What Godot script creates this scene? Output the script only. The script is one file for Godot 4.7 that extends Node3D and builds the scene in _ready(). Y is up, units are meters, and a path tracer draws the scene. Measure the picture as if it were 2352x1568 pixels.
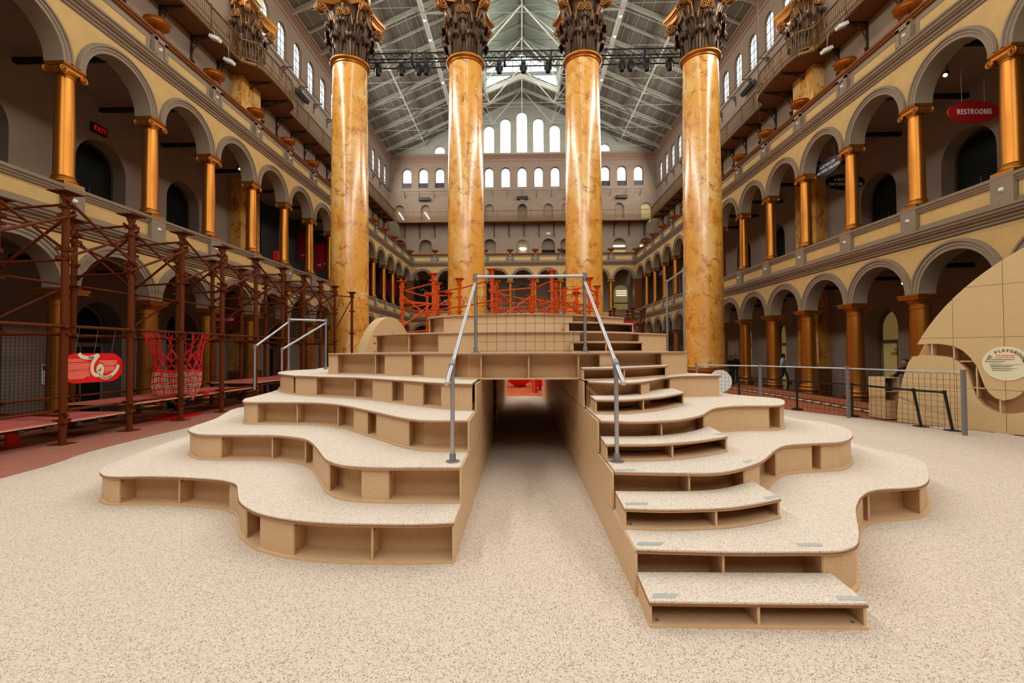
extends Node3D
# Great hall with two storeys of arcades, giant marbled columns and a plywood playground.
# Lengths in metres. Depth d runs away from the camera: D(x, y, d) is the world point.

const HW := 13.45        # half width between the arcade faces
const RW := 17.05        # half width between the rear walls of the aisles
const FAR := 53.3        # depth of the far arcade
const FARR := 56.9       # depth of the far rear wall
const BAY := 3.07
const PIER0 := 12.87     # depth of one pier of the side arcades
const ROW := 26.5        # depth of the row of giant columns
const TH := 0.3795       # height of one plywood tier

var M := {}
var names := {}
var shared := {}
var rng := RandomNumberGenerator.new()

static func D(x: float, y: float, d: float) -> Vector3:
	return Vector3(x, y, -d)

# ---------------------------------------------------------------- mesh builder
class MB:
	var v := PackedVector3Array()
	var n := PackedVector3Array()
	func tri(a: Vector3, b: Vector3, c: Vector3, hint: Vector3) -> void:
		var nn := (b - a).cross(c - a)
		if nn.length_squared() < 1e-16:
			return
		nn = nn.normalized()
		if nn.dot(hint) < 0.0:
			var t := b
			b = c
			c = t
			nn = -nn
		v.append(a); v.append(c); v.append(b)
		n.append(nn); n.append(nn); n.append(nn)
	func quad(a: Vector3, b: Vector3, c: Vector3, d: Vector3, hint: Vector3) -> void:
		tri(a, b, c, hint)
		tri(a, c, d, hint)
	# smooth quad: corner normals given
	func squad(p: Array, q: Array) -> void:
		for k in [[0, 1, 2], [0, 2, 3]]:
			var a: Vector3 = p[k[0]]
			var b: Vector3 = p[k[1]]
			var c: Vector3 = p[k[2]]
			var nn := (b - a).cross(c - a)
			if nn.length_squared() < 1e-18:
				continue
			var s: Vector3 = q[k[0]] + q[k[1]] + q[k[2]]
			var o := [k[0], k[2], k[1]] if nn.dot(s) > 0.0 else [k[0], k[1], k[2]]
			for i in o:
				v.append(p[i]); n.append(q[i])
	func box(c: Vector3, s: Vector3, b := Basis()) -> void:
		var h := s * 0.5
		for ax in 3:
			for sg in [-1.0, 1.0]:
				var e := Vector3.ZERO
				e[ax] = sg
				var i := (ax + 1) % 3
				var j := (ax + 2) % 3
				var q := []
				for st in [[-1, -1], [1, -1], [1, 1], [-1, 1]]:
					var p := Vector3.ZERO
					p[ax] = sg * h[ax]
					p[i] = st[0] * h[i]
					p[j] = st[1] * h[j]
					q.append(c + b * p)
				quad(q[0], q[1], q[2], q[3], b * e)
	func span(lo: Vector3, hi: Vector3) -> void:
		box((lo + hi) * 0.5, (hi - lo).abs())
	static func frame(dir: Vector3) -> Basis:
		var z := dir.normalized()
		var up := Vector3.UP if absf(z.y) < 0.95 else Vector3.RIGHT
		var x := up.cross(z).normalized()
		return Basis(x, z.cross(x), z)
	func bar(p: Vector3, q: Vector3, w: float, h: float) -> void:
		box((p + q) * 0.5, Vector3(w, h, p.distance_to(q)), MB.frame(q - p))
	func tube(p: Vector3, q: Vector3, r: float, k := 8, r2 := -1.0, caps := true) -> void:
		if r2 < 0.0:
			r2 = r
		var b := MB.frame(q - p)
		for i in k:
			var a0 := TAU * i / k
			var a1 := TAU * (i + 1) / k
			var d0 := b.x * cos(a0) + b.y * sin(a0)
			var d1 := b.x * cos(a1) + b.y * sin(a1)
			squad([p + d0 * r, p + d1 * r, q + d1 * r2, q + d0 * r2], [d0, d1, d1, d0])
			if caps:
				tri(p, p + d0 * r, p + d1 * r, -b.z)
				tri(q, q + d0 * r2, q + d1 * r2, b.z)
	func path(pts: Array, r: float, k := 6) -> void:
		# smooth tube through points
		var rings := []
		for i in pts.size():
			var dir: Vector3 = pts[mini(i + 1, pts.size() - 1)] - pts[maxi(i - 1, 0)]
			rings.append(MB.frame(dir))
		for i in pts.size() - 1:
			# keep neighbouring frames aligned
			var b0: Basis = rings[i]
			var b1: Basis = rings[i + 1]
			var x := (b0.x - b1.z * b0.x.dot(b1.z)).normalized()
			b1 = Basis(x, b1.z.cross(x), b1.z)
			rings[i + 1] = b1
			for j in k:
				var a0 := TAU * j / k
				var a1 := TAU * (j + 1) / k
				var n00 := b0.x * cos(a0) + b0.y * sin(a0)
				var n01 := b0.x * cos(a1) + b0.y * sin(a1)
				var n10 := b1.x * cos(a0) + b1.y * sin(a0)
				var n11 := b1.x * cos(a1) + b1.y * sin(a1)
				squad([pts[i] + n00 * r, pts[i] + n01 * r, pts[i + 1] + n11 * r, pts[i + 1] + n10 * r], [n00, n01, n11, n10])
	# prof: Array of Vector2(radius, height); sharp where two points repeat
	func lathe(prof: Array, k := 24, at := Vector3.ZERO, sq := Vector2.ONE, a_from := 0.0, a_to := TAU) -> void:
		for i in prof.size() - 1:
			var p: Vector2 = prof[i]
			var q: Vector2 = prof[i + 1]
			if p.is_equal_approx(q):
				continue
			var e := (q - p).normalized()
			var m0 := e
			var m1 := e
			if i > 0 and not (prof[i - 1] as Vector2).is_equal_approx(p):
				var f: Vector2 = (p - prof[i - 1]).normalized()
				if f.dot(e) > 0.6:
					m0 = (e + f).normalized()
			if i + 2 < prof.size() and not (prof[i + 2] as Vector2).is_equal_approx(q):
				var f2: Vector2 = (prof[i + 2] - q).normalized()
				if f2.dot(e) > 0.6:
					m1 = (e + f2).normalized()
			for j in k:
				var a0 := a_from + (a_to - a_from) * j / k
				var a1 := a_from + (a_to - a_from) * (j + 1) / k
				var c0 := Vector3(cos(a0) * sq.x, 0, sin(a0) * sq.y)
				var c1 := Vector3(cos(a1) * sq.x, 0, sin(a1) * sq.y)
				var u := Vector3.UP
				squad([at + c0 * p.x + u * p.y, at + c1 * p.x + u * p.y, at + c1 * q.x + u * q.y, at + c0 * q.x + u * q.y],
					[c0 * m0.y - u * m0.x, c1 * m0.y - u * m0.x, c1 * m1.y - u * m1.x, c0 * m1.y - u * m1.x])
	# polygon in local x, z (Vector2) raised from y0 to y1
	func slab(poly: PackedVector2Array, y0: float, y1: float, top := true, bottom := true, sides := true) -> void:
		var idx := Geometry2D.triangulate_polygon(poly)
		for i in range(0, idx.size(), 3):
			var a := poly[idx[i]]
			var b := poly[idx[i + 1]]
			var c := poly[idx[i + 2]]
			if top:
				tri(Vector3(a.x, y1, a.y), Vector3(b.x, y1, b.y), Vector3(c.x, y1, c.y), Vector3.UP)
			if bottom:
				tri(Vector3(a.x, y0, a.y), Vector3(b.x, y0, b.y), Vector3(c.x, y0, c.y), Vector3.DOWN)
		if sides:
			var cw := -1.0 if Geometry2D.is_polygon_clockwise(poly) else 1.0
			for i in poly.size():
				var a := poly[i]
				var b := poly[(i + 1) % poly.size()]
				var e := b - a
				quad(Vector3(a.x, y0, a.y), Vector3(b.x, y0, b.y), Vector3(b.x, y1, b.y), Vector3(a.x, y1, a.y), Vector3(e.y, 0, -e.x) * cw)
	# polygon in x, y with thickness z0..z1
	func plate(poly: PackedVector2Array, z0: float, z1: float) -> void:
		var idx := Geometry2D.triangulate_polygon(poly)
		for i in range(0, idx.size(), 3):
			var a := poly[idx[i]]
			var b := poly[idx[i + 1]]
			var c := poly[idx[i + 2]]
			tri(Vector3(a.x, a.y, z1), Vector3(b.x, b.y, z1), Vector3(c.x, c.y, z1), Vector3.BACK)
			tri(Vector3(a.x, a.y, z0), Vector3(b.x, b.y, z0), Vector3(c.x, c.y, z0), Vector3.FORWARD)
		var cw := -1.0 if Geometry2D.is_polygon_clockwise(poly) else 1.0
		for i in poly.size():
			var a := poly[i]
			var b := poly[(i + 1) % poly.size()]
			var e := b - a
			quad(Vector3(a.x, a.y, z0), Vector3(b.x, b.y, z0), Vector3(b.x, b.y, z1), Vector3(a.x, a.y, z1), Vector3(e.y, -e.x, 0) * cw)
	# profile of Vector2(y, z) run along x
	func run_x(prof: Array, x0: float, x1: float, caps := true) -> void:
		var mid := Vector2.ZERO
		for p in prof:
			mid += p
		mid /= prof.size()
		for i in prof.size() - 1:
			var a: Vector2 = prof[i]
			var b: Vector2 = prof[i + 1]
			var e := b - a
			quad(Vector3(x0, a.x, a.y), Vector3(x1, a.x, a.y), Vector3(x1, b.x, b.y), Vector3(x0, b.x, b.y), Vector3(0, -e.y, e.x))
		if caps:
			var poly := PackedVector2Array()
			for p in prof:
				poly.append(p)
			var idx := Geometry2D.triangulate_polygon(poly)
			for i in range(0, idx.size(), 3):
				var t := []
				for k in 3:
					t.append(poly[idx[i + k]])
				tri(Vector3(x0, t[0].x, t[0].y), Vector3(x0, t[1].x, t[1].y), Vector3(x0, t[2].x, t[2].y), Vector3.LEFT)
				tri(Vector3(x1, t[0].x, t[0].y), Vector3(x1, t[1].x, t[1].y), Vector3(x1, t[2].x, t[2].y), Vector3.RIGHT)
	# wall x0..x1, y0..y1, z0..z1 with a round-headed opening (bottom at yb, centre cx, radius r, spring ys)
	func arch_wall(x0: float, x1: float, y0: float, y1: float, z0: float, z1: float, cx: float, r: float, yb: float, ys: float, k := 16, soffit := true) -> void:
		if x0 < cx - r:
			span(Vector3(x0, y0, z0), Vector3(cx - r, y1, z1))
		if x1 > cx + r:
			span(Vector3(cx + r, y0, z0), Vector3(x1, y1, z1))
		if yb > y0:
			span(Vector3(cx - r, y0, z0), Vector3(cx + r, yb, z1))
		for i in k:
			var a0 := PI - PI * i / k
			var a1 := PI - PI * (i + 1) / k
			var p := Vector2(cx + r * cos(a0), ys + r * sin(a0))
			var q := Vector2(cx + r * cos(a1), ys + r * sin(a1))
			quad(Vector3(p.x, p.y, z1), Vector3(q.x, q.y, z1), Vector3(q.x, y1, z1), Vector3(p.x, y1, z1), Vector3.BACK)
			quad(Vector3(p.x, p.y, z0), Vector3(q.x, q.y, z0), Vector3(q.x, y1, z0), Vector3(p.x, y1, z0), Vector3.FORWARD)
			if soffit:
				quad(Vector3(p.x, p.y, z0), Vector3(q.x, q.y, z0), Vector3(q.x, q.y, z1), Vector3(p.x, p.y, z1), Vector3(cx - (p.x + q.x) / 2, ys - (p.y + q.y) / 2, 0))
		quad(Vector3(cx - r, y1, z0), Vector3(cx + r, y1, z0), Vector3(cx + r, y1, z1), Vector3(cx - r, y1, z1), Vector3.UP)
	# half ring r0..r1 between z0 and z1 round (0, ys), kept within |x| <= lim
	func arch_ring(r0: float, r1: float, z0: float, z1: float, ys: float, lim: float, k := 20, cx := 0.0) -> void:
		for i in k:
			var a0 := PI * i / k
			var a1 := PI * (i + 1) / k
			var q := []
			for t in [[r0, a0], [r1, a0], [r1, a1], [r0, a1]]:
				q.append(Vector2(clampf(t[0] * cos(t[1]), -lim, lim) + cx, ys + t[0] * sin(t[1])))
			quad(Vector3(q[0].x, q[0].y, z1), Vector3(q[1].x, q[1].y, z1), Vector3(q[2].x, q[2].y, z1), Vector3(q[3].x, q[3].y, z1), Vector3.BACK)
			quad(Vector3(q[0].x, q[0].y, z0), Vector3(q[1].x, q[1].y, z0), Vector3(q[2].x, q[2].y, z0), Vector3(q[3].x, q[3].y, z0), Vector3.FORWARD)
			var m := Vector3(cos((a0 + a1) / 2), sin((a0 + a1) / 2), 0)
			quad(Vector3(q[0].x, q[0].y, z0), Vector3(q[3].x, q[3].y, z0), Vector3(q[3].x, q[3].y, z1), Vector3(q[0].x, q[0].y, z1), -m)
			quad(Vector3(q[1].x, q[1].y, z0), Vector3(q[2].x, q[2].y, z0), Vector3(q[2].x, q[2].y, z1), Vector3(q[1].x, q[1].y, z1), m)
	func mesh() -> ArrayMesh:
		var a := []
		a.resize(Mesh.ARRAY_MAX)
		a[Mesh.ARRAY_VERTEX] = v
		a[Mesh.ARRAY_NORMAL] = n
		var m := ArrayMesh.new()
		if v.size():
			m.add_surface_from_arrays(Mesh.PRIMITIVE_TRIANGLES, a)
		return m

# ---------------------------------------------------------------- nodes
func numbered(called: String) -> String:
	var k: int = names.get(called, 0)
	names[called] = k + 1
	return called if k == 0 else "%s_%03d" % [called, k]

func thing(called: String, label: String, category: String, at := Vector3.ZERO, group := "", basis := Basis()) -> Node3D:
	var o := Node3D.new()
	o.name = numbered(called)
	add_child(o)
	o.transform = Transform3D(basis, at)
	o.set_meta("label", label)
	o.set_meta("category", category)
	if group != "":
		o.set_meta("group", group)
	return o

func structure(called: String, label := "") -> Node3D:
	var o := Node3D.new()
	o.name = numbered(called)
	add_child(o)
	o.set_meta("kind", "structure")
	if label != "":
		o.set_meta("label", label)
	return o

func part(parent: Node3D, called: String, m, material: Material, xf := Transform3D()) -> MeshInstance3D:
	var o := MeshInstance3D.new()
	o.name = called
	o.mesh = (m as MB).mesh() if m is MB else m
	o.material_override = material
	o.cast_shadow = GeometryInstance3D.SHADOW_CASTING_SETTING_ON
	parent.add_child(o, true)
	o.transform = xf
	return o

func unit_box() -> Mesh:
	if not shared.has("box"):
		var b := MB.new()
		b.box(Vector3.ZERO, Vector3.ONE)
		shared["box"] = b.mesh()
	return shared["box"]

func pbox(parent: Node3D, called: String, c: Vector3, s: Vector3, material: Material, b := Basis()) -> MeshInstance3D:
	return part(parent, called, unit_box(), material, Transform3D(b * Basis.from_scale(s), c))

func words_on(parent: Node3D, called: String, s: String, size: float, material: Material, xf: Transform3D, depth := 0.004, bold := true) -> MeshInstance3D:
	var t := TextMesh.new()
	t.text = s
	var f := SystemFont.new()
	f.font_names = PackedStringArray(["Droid Sans"])
	if bold:
		f.font_weight = 700
	t.font = f
	t.font_size = 32
	t.pixel_size = size / 32.0
	t.depth = depth
	t.curve_step = 2.0
	return part(parent, called, t, material, xf)

func twin(o: Node3D, label := "") -> Node3D:
	var c: Node3D = o.duplicate()
	c.name = numbered(o.name)
	add_child(c)
	if label != "":
		c.set_meta("label", label)
	return c

# ---------------------------------------------------------------- materials
func mat(key: String, c: Color, rough := 0.8, metal := 0.0, spec := 0.5) -> StandardMaterial3D:
	var m := StandardMaterial3D.new()
	m.resource_name = key
	m.albedo_color = c
	m.roughness = rough
	m.metallic = metal
	m.metallic_specular = spec
	M[key] = m
	return m

func hexc(s: String) -> Color:
	return Color.html(s)

func noise_px(seed_: int, freq: float, size: int, octaves := 4, type := FastNoiseLite.TYPE_SIMPLEX_SMOOTH, warp := 0.0) -> PackedByteArray:
	var f := FastNoiseLite.new()
	f.seed = seed_
	f.noise_type = type
	f.frequency = freq
	f.fractal_octaves = octaves
	if octaves <= 1:
		f.fractal_type = FastNoiseLite.FRACTAL_NONE
	if warp > 0.0:
		f.domain_warp_enabled = true
		f.domain_warp_amplitude = warp
		f.domain_warp_frequency = freq * 0.7
	var im := f.get_seamless_image(size, size, false, false, 0.12, true)
	im.convert(Image.FORMAT_L8)
	return im.get_data()

func tex(size: int, f: Callable) -> ImageTexture:
	var d := PackedByteArray()
	d.resize(size * size * 3)
	for i in size * size:
		var c: Color = f.call(i)
		d[i * 3] = int(clampf(c.r, 0, 1) * 255)
		d[i * 3 + 1] = int(clampf(c.g, 0, 1) * 255)
		d[i * 3 + 2] = int(clampf(c.b, 0, 1) * 255)
	var im := Image.create_from_data(size, size, false, Image.FORMAT_RGB8, d)
	im.generate_mipmaps()
	return ImageTexture.create_from_image(im)

func tri_tex(m: StandardMaterial3D, t: Texture2D, sc: Vector3, world := true) -> void:
	m.albedo_texture = t
	m.uv1_triplanar = true
	m.uv1_world_triplanar = world
	m.uv1_scale = sc

func make_materials() -> void:
	# speckled rubber-crumb carpet: grains strewn on a tile that wraps round
	var n1 := PackedFloat32Array()
	n1.resize(1024 * 1024)
	var gr := RandomNumberGenerator.new()
	gr.seed = 5
	for k in 30000:
		var gx := gr.randi() % 1024
		var gy := gr.randi() % 1024
		var rr := gr.randf_range(0.9, 2.9)
		var w := gr.randf_range(0.35, 1.0) if k % 3 else -gr.randf_range(0.3, 0.9)
		var st := gr.randf_range(0.6, 1.6)
		for oy in range(-3, 4):
			for ox in range(-3, 4):
				if ox * ox * st + oy * oy / st <= rr * rr:
					n1[((gy + oy) & 1023) * 1024 + ((gx + ox) & 1023)] = w
	var crumb := tex(1024, func(i: int) -> Color:
		var a := n1[i]
		var c := Color(0.835, 0.785, 0.725)
		if a > 0.0:
			c = c.lerp(Color(0.36, 0.30, 0.25), a * 0.6)
		elif a < 0.0:
			c = c.lerp(Color(0.93, 0.90, 0.855), -a)
		return c)
	var m := mat("carpet_floor", Color(0.96, 0.945, 0.925), 0.95, 0, 0.2)
	tri_tex(m, crumb, Vector3.ONE * 0.55)
	m = mat("carpet_tier", Color(1.0, 0.995, 0.985), 0.95, 0, 0.2)
	tri_tex(m, crumb, Vector3.ONE * 0.75)
	m = mat("carpet_pink", Color(0.78, 0.55, 0.50), 0.95, 0, 0.2)
	tri_tex(m, crumb, Vector3.ONE * 0.5)
	m = mat("carpet_orange", Color(0.95, 0.50, 0.36), 0.95, 0, 0.2)
	tri_tex(m, crumb, Vector3.ONE * 0.5)
	m = mat("deck_pink", Color(0.92, 0.50, 0.52), 0.95, 0, 0.2)
	tri_tex(m, crumb, Vector3.ONE * 0.6)
	# patterned hall carpet, brick red
	var n4 := noise_px(21, 0.05, 512, 3)
	var brick := tex(512, func(i: int) -> Color:
		var x := i % 512
		var y := i / 512
		var s := sin(x * TAU / 32.0) * sin(y * TAU / 32.0)
		var c := Color(0.60, 0.33, 0.22) if s > 0.15 else Color(0.72, 0.45, 0.31)
		return c.lerp(Color(0.50, 0.26, 0.18), n4[i] / 255.0 * 0.5))
	m = mat("carpet_brick", Color(1, 1, 1), 0.95, 0, 0.2)
	tri_tex(m, brick, Vector3.ONE * 0.9)
	# birch plywood
	var w1 := noise_px(31, 0.02, 1024, 4, FastNoiseLite.TYPE_SIMPLEX_SMOOTH, 30.0)
	var w2 := noise_px(37, 0.25, 1024, 2)
	var birch := tex(1024, func(i: int) -> Color:
		var x := i % 1024
		var y := i / 1024
		var g := w1[((y * 9) % 1024) * 1024 + x] / 255.0
		var f := w2[((y * 3) % 1024) * 1024 + (x / 12)] / 255.0
		var c := Color(0.80, 0.655, 0.485).lerp(Color(0.875, 0.745, 0.585), g)
		return c * (0.955 + 0.06 * f))
	m = mat("ply", Color(1, 1, 1), 0.45, 0, 0.4)
	tri_tex(m, birch, Vector3(0.55, 0.55, 0.55))
	m = mat("ply_inner", Color(0.99, 0.97, 0.95), 0.5, 0, 0.35)
	tri_tex(m, birch, Vector3(0.7, 0.4, 0.7))
	var ed := tex(64, func(i: int) -> Color:
		var y := i / 64
		return Color(0.72, 0.54, 0.38) if (y / 4) % 2 == 0 else Color(0.56, 0.39, 0.27))
	m = mat("ply_edge", Color(1, 1, 1), 0.6, 0, 0.3)
	tri_tex(m, ed, Vector3.ONE * 3.2)
	m = mat("ply_pale", Color(0.97, 0.98, 0.93), 0.5, 0, 0.4)
	tri_tex(m, birch, Vector3(0.3, 0.3, 0.3))
	# marbled column paint
	var v1 := noise_px(41, 0.0045, 1024, 5, FastNoiseLite.TYPE_SIMPLEX_SMOOTH, 60.0)
	var v2 := noise_px(43, 0.0035, 1024, 4, FastNoiseLite.TYPE_SIMPLEX_SMOOTH, 80.0)
	var v3 := noise_px(47, 0.007, 1024, 4, FastNoiseLite.TYPE_SIMPLEX_SMOOTH, 60.0)
	var marble := tex(1024, func(i: int) -> Color:
		var a := v1[i] / 255.0
		var b := v2[i] / 255.0
		var c3 := v3[i] / 255.0
		var c := Color(0.86, 0.62, 0.25).lerp(Color(0.90, 0.74, 0.46), smoothstep(0.40, 0.8, b))
		c = c.lerp(Color(0.72, 0.42, 0.13), smoothstep(0.60, 0.85, c3) * 0.75)
		var vein := 1.0 - smoothstep(0.0, 0.034, absf(a - 0.5))
		var vein2 := 1.0 - smoothstep(0.0, 0.022, absf(b - 0.47))
		c = c.lerp(Color(0.46, 0.21, 0.07), vein * smoothstep(0.32, 0.6, c3) * 0.8)
		c = c.lerp(Color(0.58, 0.28, 0.09), vein2 * smoothstep(0.62, 0.4, c3) * 0.6)
		return c)
	m = mat("marble", Color(1, 1, 1), 0.26, 0, 0.6)
	tri_tex(m, marble, Vector3(0.14, 0.085, 0.14))
	m.clearcoat_enabled = true
	m.clearcoat = 0.35
	m.clearcoat_roughness = 0.12
	# painted plaster
	var p1 := noise_px(51, 0.01, 512, 4)
	var plaster := tex(512, func(i: int) -> Color:
		var a := p1[i] / 255.0
		return Color.WHITE * (0.94 + 0.06 * a))
	m = mat("yellow", Color(0.79, 0.66, 0.43), 0.75, 0, 0.3)
	tri_tex(m, plaster, Vector3.ONE * 0.3)
	m = mat("grey", Color(0.56, 0.495, 0.415), 0.7, 0, 0.3)
	tri_tex(m, plaster, Vector3.ONE * 0.3)
	m = mat("rear", Color(0.57, 0.50, 0.435), 0.85, 0, 0.2)
	tri_tex(m, plaster, Vector3.ONE * 0.2)
	m = mat("upper", Color(0.57, 0.50, 0.435), 0.85, 0, 0.2)
	tri_tex(m, plaster, Vector3.ONE * 0.2)
	m = mat("gable", Color(0.66, 0.66, 0.61), 0.85, 0, 0.2)
	tri_tex(m, plaster, Vector3.ONE * 0.2)
	m = mat("aisle_ceiling", Color(0.55, 0.465, 0.39), 0.85, 0, 0.2)
	mat("trim", Color(0.55, 0.45, 0.38), 0.7, 0, 0.3)
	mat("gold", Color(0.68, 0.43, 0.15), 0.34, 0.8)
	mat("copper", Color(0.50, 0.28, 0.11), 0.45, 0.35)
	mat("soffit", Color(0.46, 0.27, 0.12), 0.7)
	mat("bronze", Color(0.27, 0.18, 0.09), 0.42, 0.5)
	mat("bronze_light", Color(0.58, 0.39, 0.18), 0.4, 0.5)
	mat("iron", Color(0.26, 0.19, 0.12), 0.55, 0.4)
	mat("iron_gilt", Color(0.45, 0.33, 0.17), 0.5, 0.5)
	m = mat("roof_panel", Color(0.47, 0.45, 0.40), 0.9, 0, 0.2)
	tri_tex(m, plaster, Vector3.ONE * 0.5)
	mat("roof_batten", Color(0.66, 0.65, 0.60), 0.8)
	mat("steel_white", Color(0.69, 0.69, 0.64), 0.6)
	mat("roof_green", Color(0.60, 0.66, 0.60), 0.8)
	mat("black", Color(0.03, 0.028, 0.028), 0.5)
	mat("black_floor", Color(0.05, 0.042, 0.038), 0.12, 0, 0.6)
	mat("dark_panel", Color(0.028, 0.022, 0.02), 0.7)
	mat("steel", Color(0.72, 0.73, 0.75), 0.32, 0.85)
	mat("steel_dull", Color(0.56, 0.56, 0.56), 0.5, 0.7)
	mat("wire", Color(0.22, 0.17, 0.13), 0.6, 0.3)
	mat("brown_pipe", Color(0.37, 0.165, 0.055), 0.55, 0, 0.25)
	mat("orange_pipe", Color(0.80, 0.31, 0.08), 0.5, 0, 0.3)
	mat("red", Color(0.86, 0.05, 0.05), 0.45)
	mat("red_rope", Color(0.80, 0.06, 0.06), 0.8)
	mat("red_dark", Color(0.62, 0.03, 0.04), 0.6)
	mat("cream", Color(0.87, 0.84, 0.70), 0.6)
	mat("pink_text", Color(0.98, 0.62, 0.52), 0.6)
	mat("ink", Color(0.33, 0.10, 0.07), 0.6)
	mat("ink_black", Color(0.07, 0.06, 0.06), 0.6)
	mat("white", Color(0.88, 0.88, 0.86), 0.6)
	mat("tape", Color(0.66, 0.68, 0.66), 0.5, 0.2)
	mat("navy", Color(0.16, 0.15, 0.22), 0.5)
	mat("blue", Color(0.05, 0.10, 0.42), 0.5)
	mat("skin", Color(0.50, 0.31, 0.22), 0.6)
	mat("hair", Color(0.05, 0.04, 0.035), 0.7)
	mat("cloth_white", Color(0.72, 0.74, 0.78), 0.9)
	mat("cloth_black", Color(0.045, 0.04, 0.045), 0.9)
	m = mat("glass", Color(0.9, 0.95, 0.95, 0.12), 0.05, 0, 0.5)
	m.transparency = BaseMaterial3D.TRANSPARENCY_ALPHA
	m = mat("glass_dark", Color(0.07, 0.085, 0.065), 0.5, 0, 0.2)
	m = mat("glass_lit", Color(0.72, 0.66, 0.42), 0.4)
	m.emission_enabled = true
	m.emission = Color(0.80, 0.70, 0.42)
	m.emission_energy_multiplier = 0.16
	m = mat("lamp", Color(1, 0.95, 0.85), 0.4)
	m.emission_enabled = true
	m.emission = Color(1.0, 0.86, 0.62)
	m.emission_energy_multiplier = 9.0
	m = mat("lamp_white", Color(1, 1, 0.97), 0.4)
	m.emission_enabled = true
	m.emission = Color(1.0, 0.97, 0.90)
	m.emission_energy_multiplier = 5.0
	m = mat("exit_red", Color(0.7, 0.05, 0.03), 0.4)
	m.emission_enabled = true
	m.emission = Color(0.9, 0.06, 0.03)
	m.emission_energy_multiplier = 0.45

func _ready() -> void:
	rng.seed = 7
	# --- camera
	var cam := Camera3D.new()
	cam.name = "camera"
	add_child(cam)
	cam.fov = rad_to_deg(2.0 * atan(784.0 / 1031.52))
	cam.near = 0.05
	cam.far = 300.0
	var r := Vector3(0.9997695, -0.0053826, -0.0207853)
	var u := Vector3(0.0058368, 0.9997441, 0.0218554)
	cam.transform = Transform3D(Basis(r, u, r.cross(u)).orthonormalized(), D(-0.226, 1.963, 0.0))
	cam.current = true
	# --- sky: an even overcast
	var env := Environment.new()
	env.background_mode = Environment.BG_SKY
	var sky := Sky.new()
	var sm := ProceduralSkyMaterial.new()
	sm.sky_top_color = Color(0.90, 0.95, 1.0)
	sm.sky_horizon_color = Color(1.0, 1.0, 1.0)
	sm.ground_horizon_color = Color(0.55, 0.52, 0.48)
	sm.ground_bottom_color = Color(0.45, 0.42, 0.38)
	sm.sun_angle_max = 0.0
	sm.sky_energy_multiplier = 1.0
	sky.sky_material = sm
	env.sky = sky
	env.background_energy_multiplier = 3.0
	env.tonemap_mode = Environment.TONE_MAPPER_LINEAR
	env.tonemap_exposure = 0.92
	env.sdfgi_enabled = true
	env.ssao_enabled = true
	env.ssil_enabled = true
	var we := WorldEnvironment.new()
	we.name = "world_environment"
	we.environment = env
	add_child(we)
	# --- daylight: the long glazed sides of the roof lantern, and the clerestory windows
	for s in [-1.0, 1.0]:
		skylight("lantern_daylight", D(s * 4.05, 34.0, 14.5), Vector3(-s * 0.62, -0.78, 0), Vector2(72.0, 2.3), 3.0)
		skylight("clerestory_daylight", D(s * 16.6, 24.1, 17.0), Vector3(-s, -0.35, 0), Vector2(74.0, 2.2), 6.5)
	skylight("end_window_daylight", D(0, 23.0, -22.0), Vector3(0, -0.25, -1), Vector2(22.0, 9.0), 1.6)
	make_materials()
	build_floor()
	build_walls()
	build_roof()
	build_columns()
	build_balconies()
	build_tiers()
	build_steps()
	build_rails()
	build_scaffold()
	build_disc()
	build_fence()
	build_left_things()
	build_signs()
	build_truss()
	build_people()
	build_far_things()

func skylight(called: String, at: Vector3, towards: Vector3, size: Vector2, energy: float) -> void:
	var l := AreaLight3D.new()
	l.name = numbered(called)
	add_child(l)
	l.area_size = size
	l.area_normalize_energy = false
	l.light_energy = energy
	l.light_color = Color(1.0, 0.985, 0.965)
	l.shadow_enabled = true
	l.area_range = 120.0
	var z := -towards.normalized()
	var x := Vector3(0, 0, 1) if absf(z.z) < 0.7 else Vector3(1, 0, 0)
	var y := z.cross(x).normalized()
	l.transform = Transform3D(Basis(x, y, z).orthonormalized(), at)

# ---------------------------------------------------------------- floor
func fan_poly(pts: Array) -> PackedVector2Array:
	var p := PackedVector2Array()
	for q in pts:
		p.append(Vector2(q[0], -q[1]))
	return p

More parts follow.
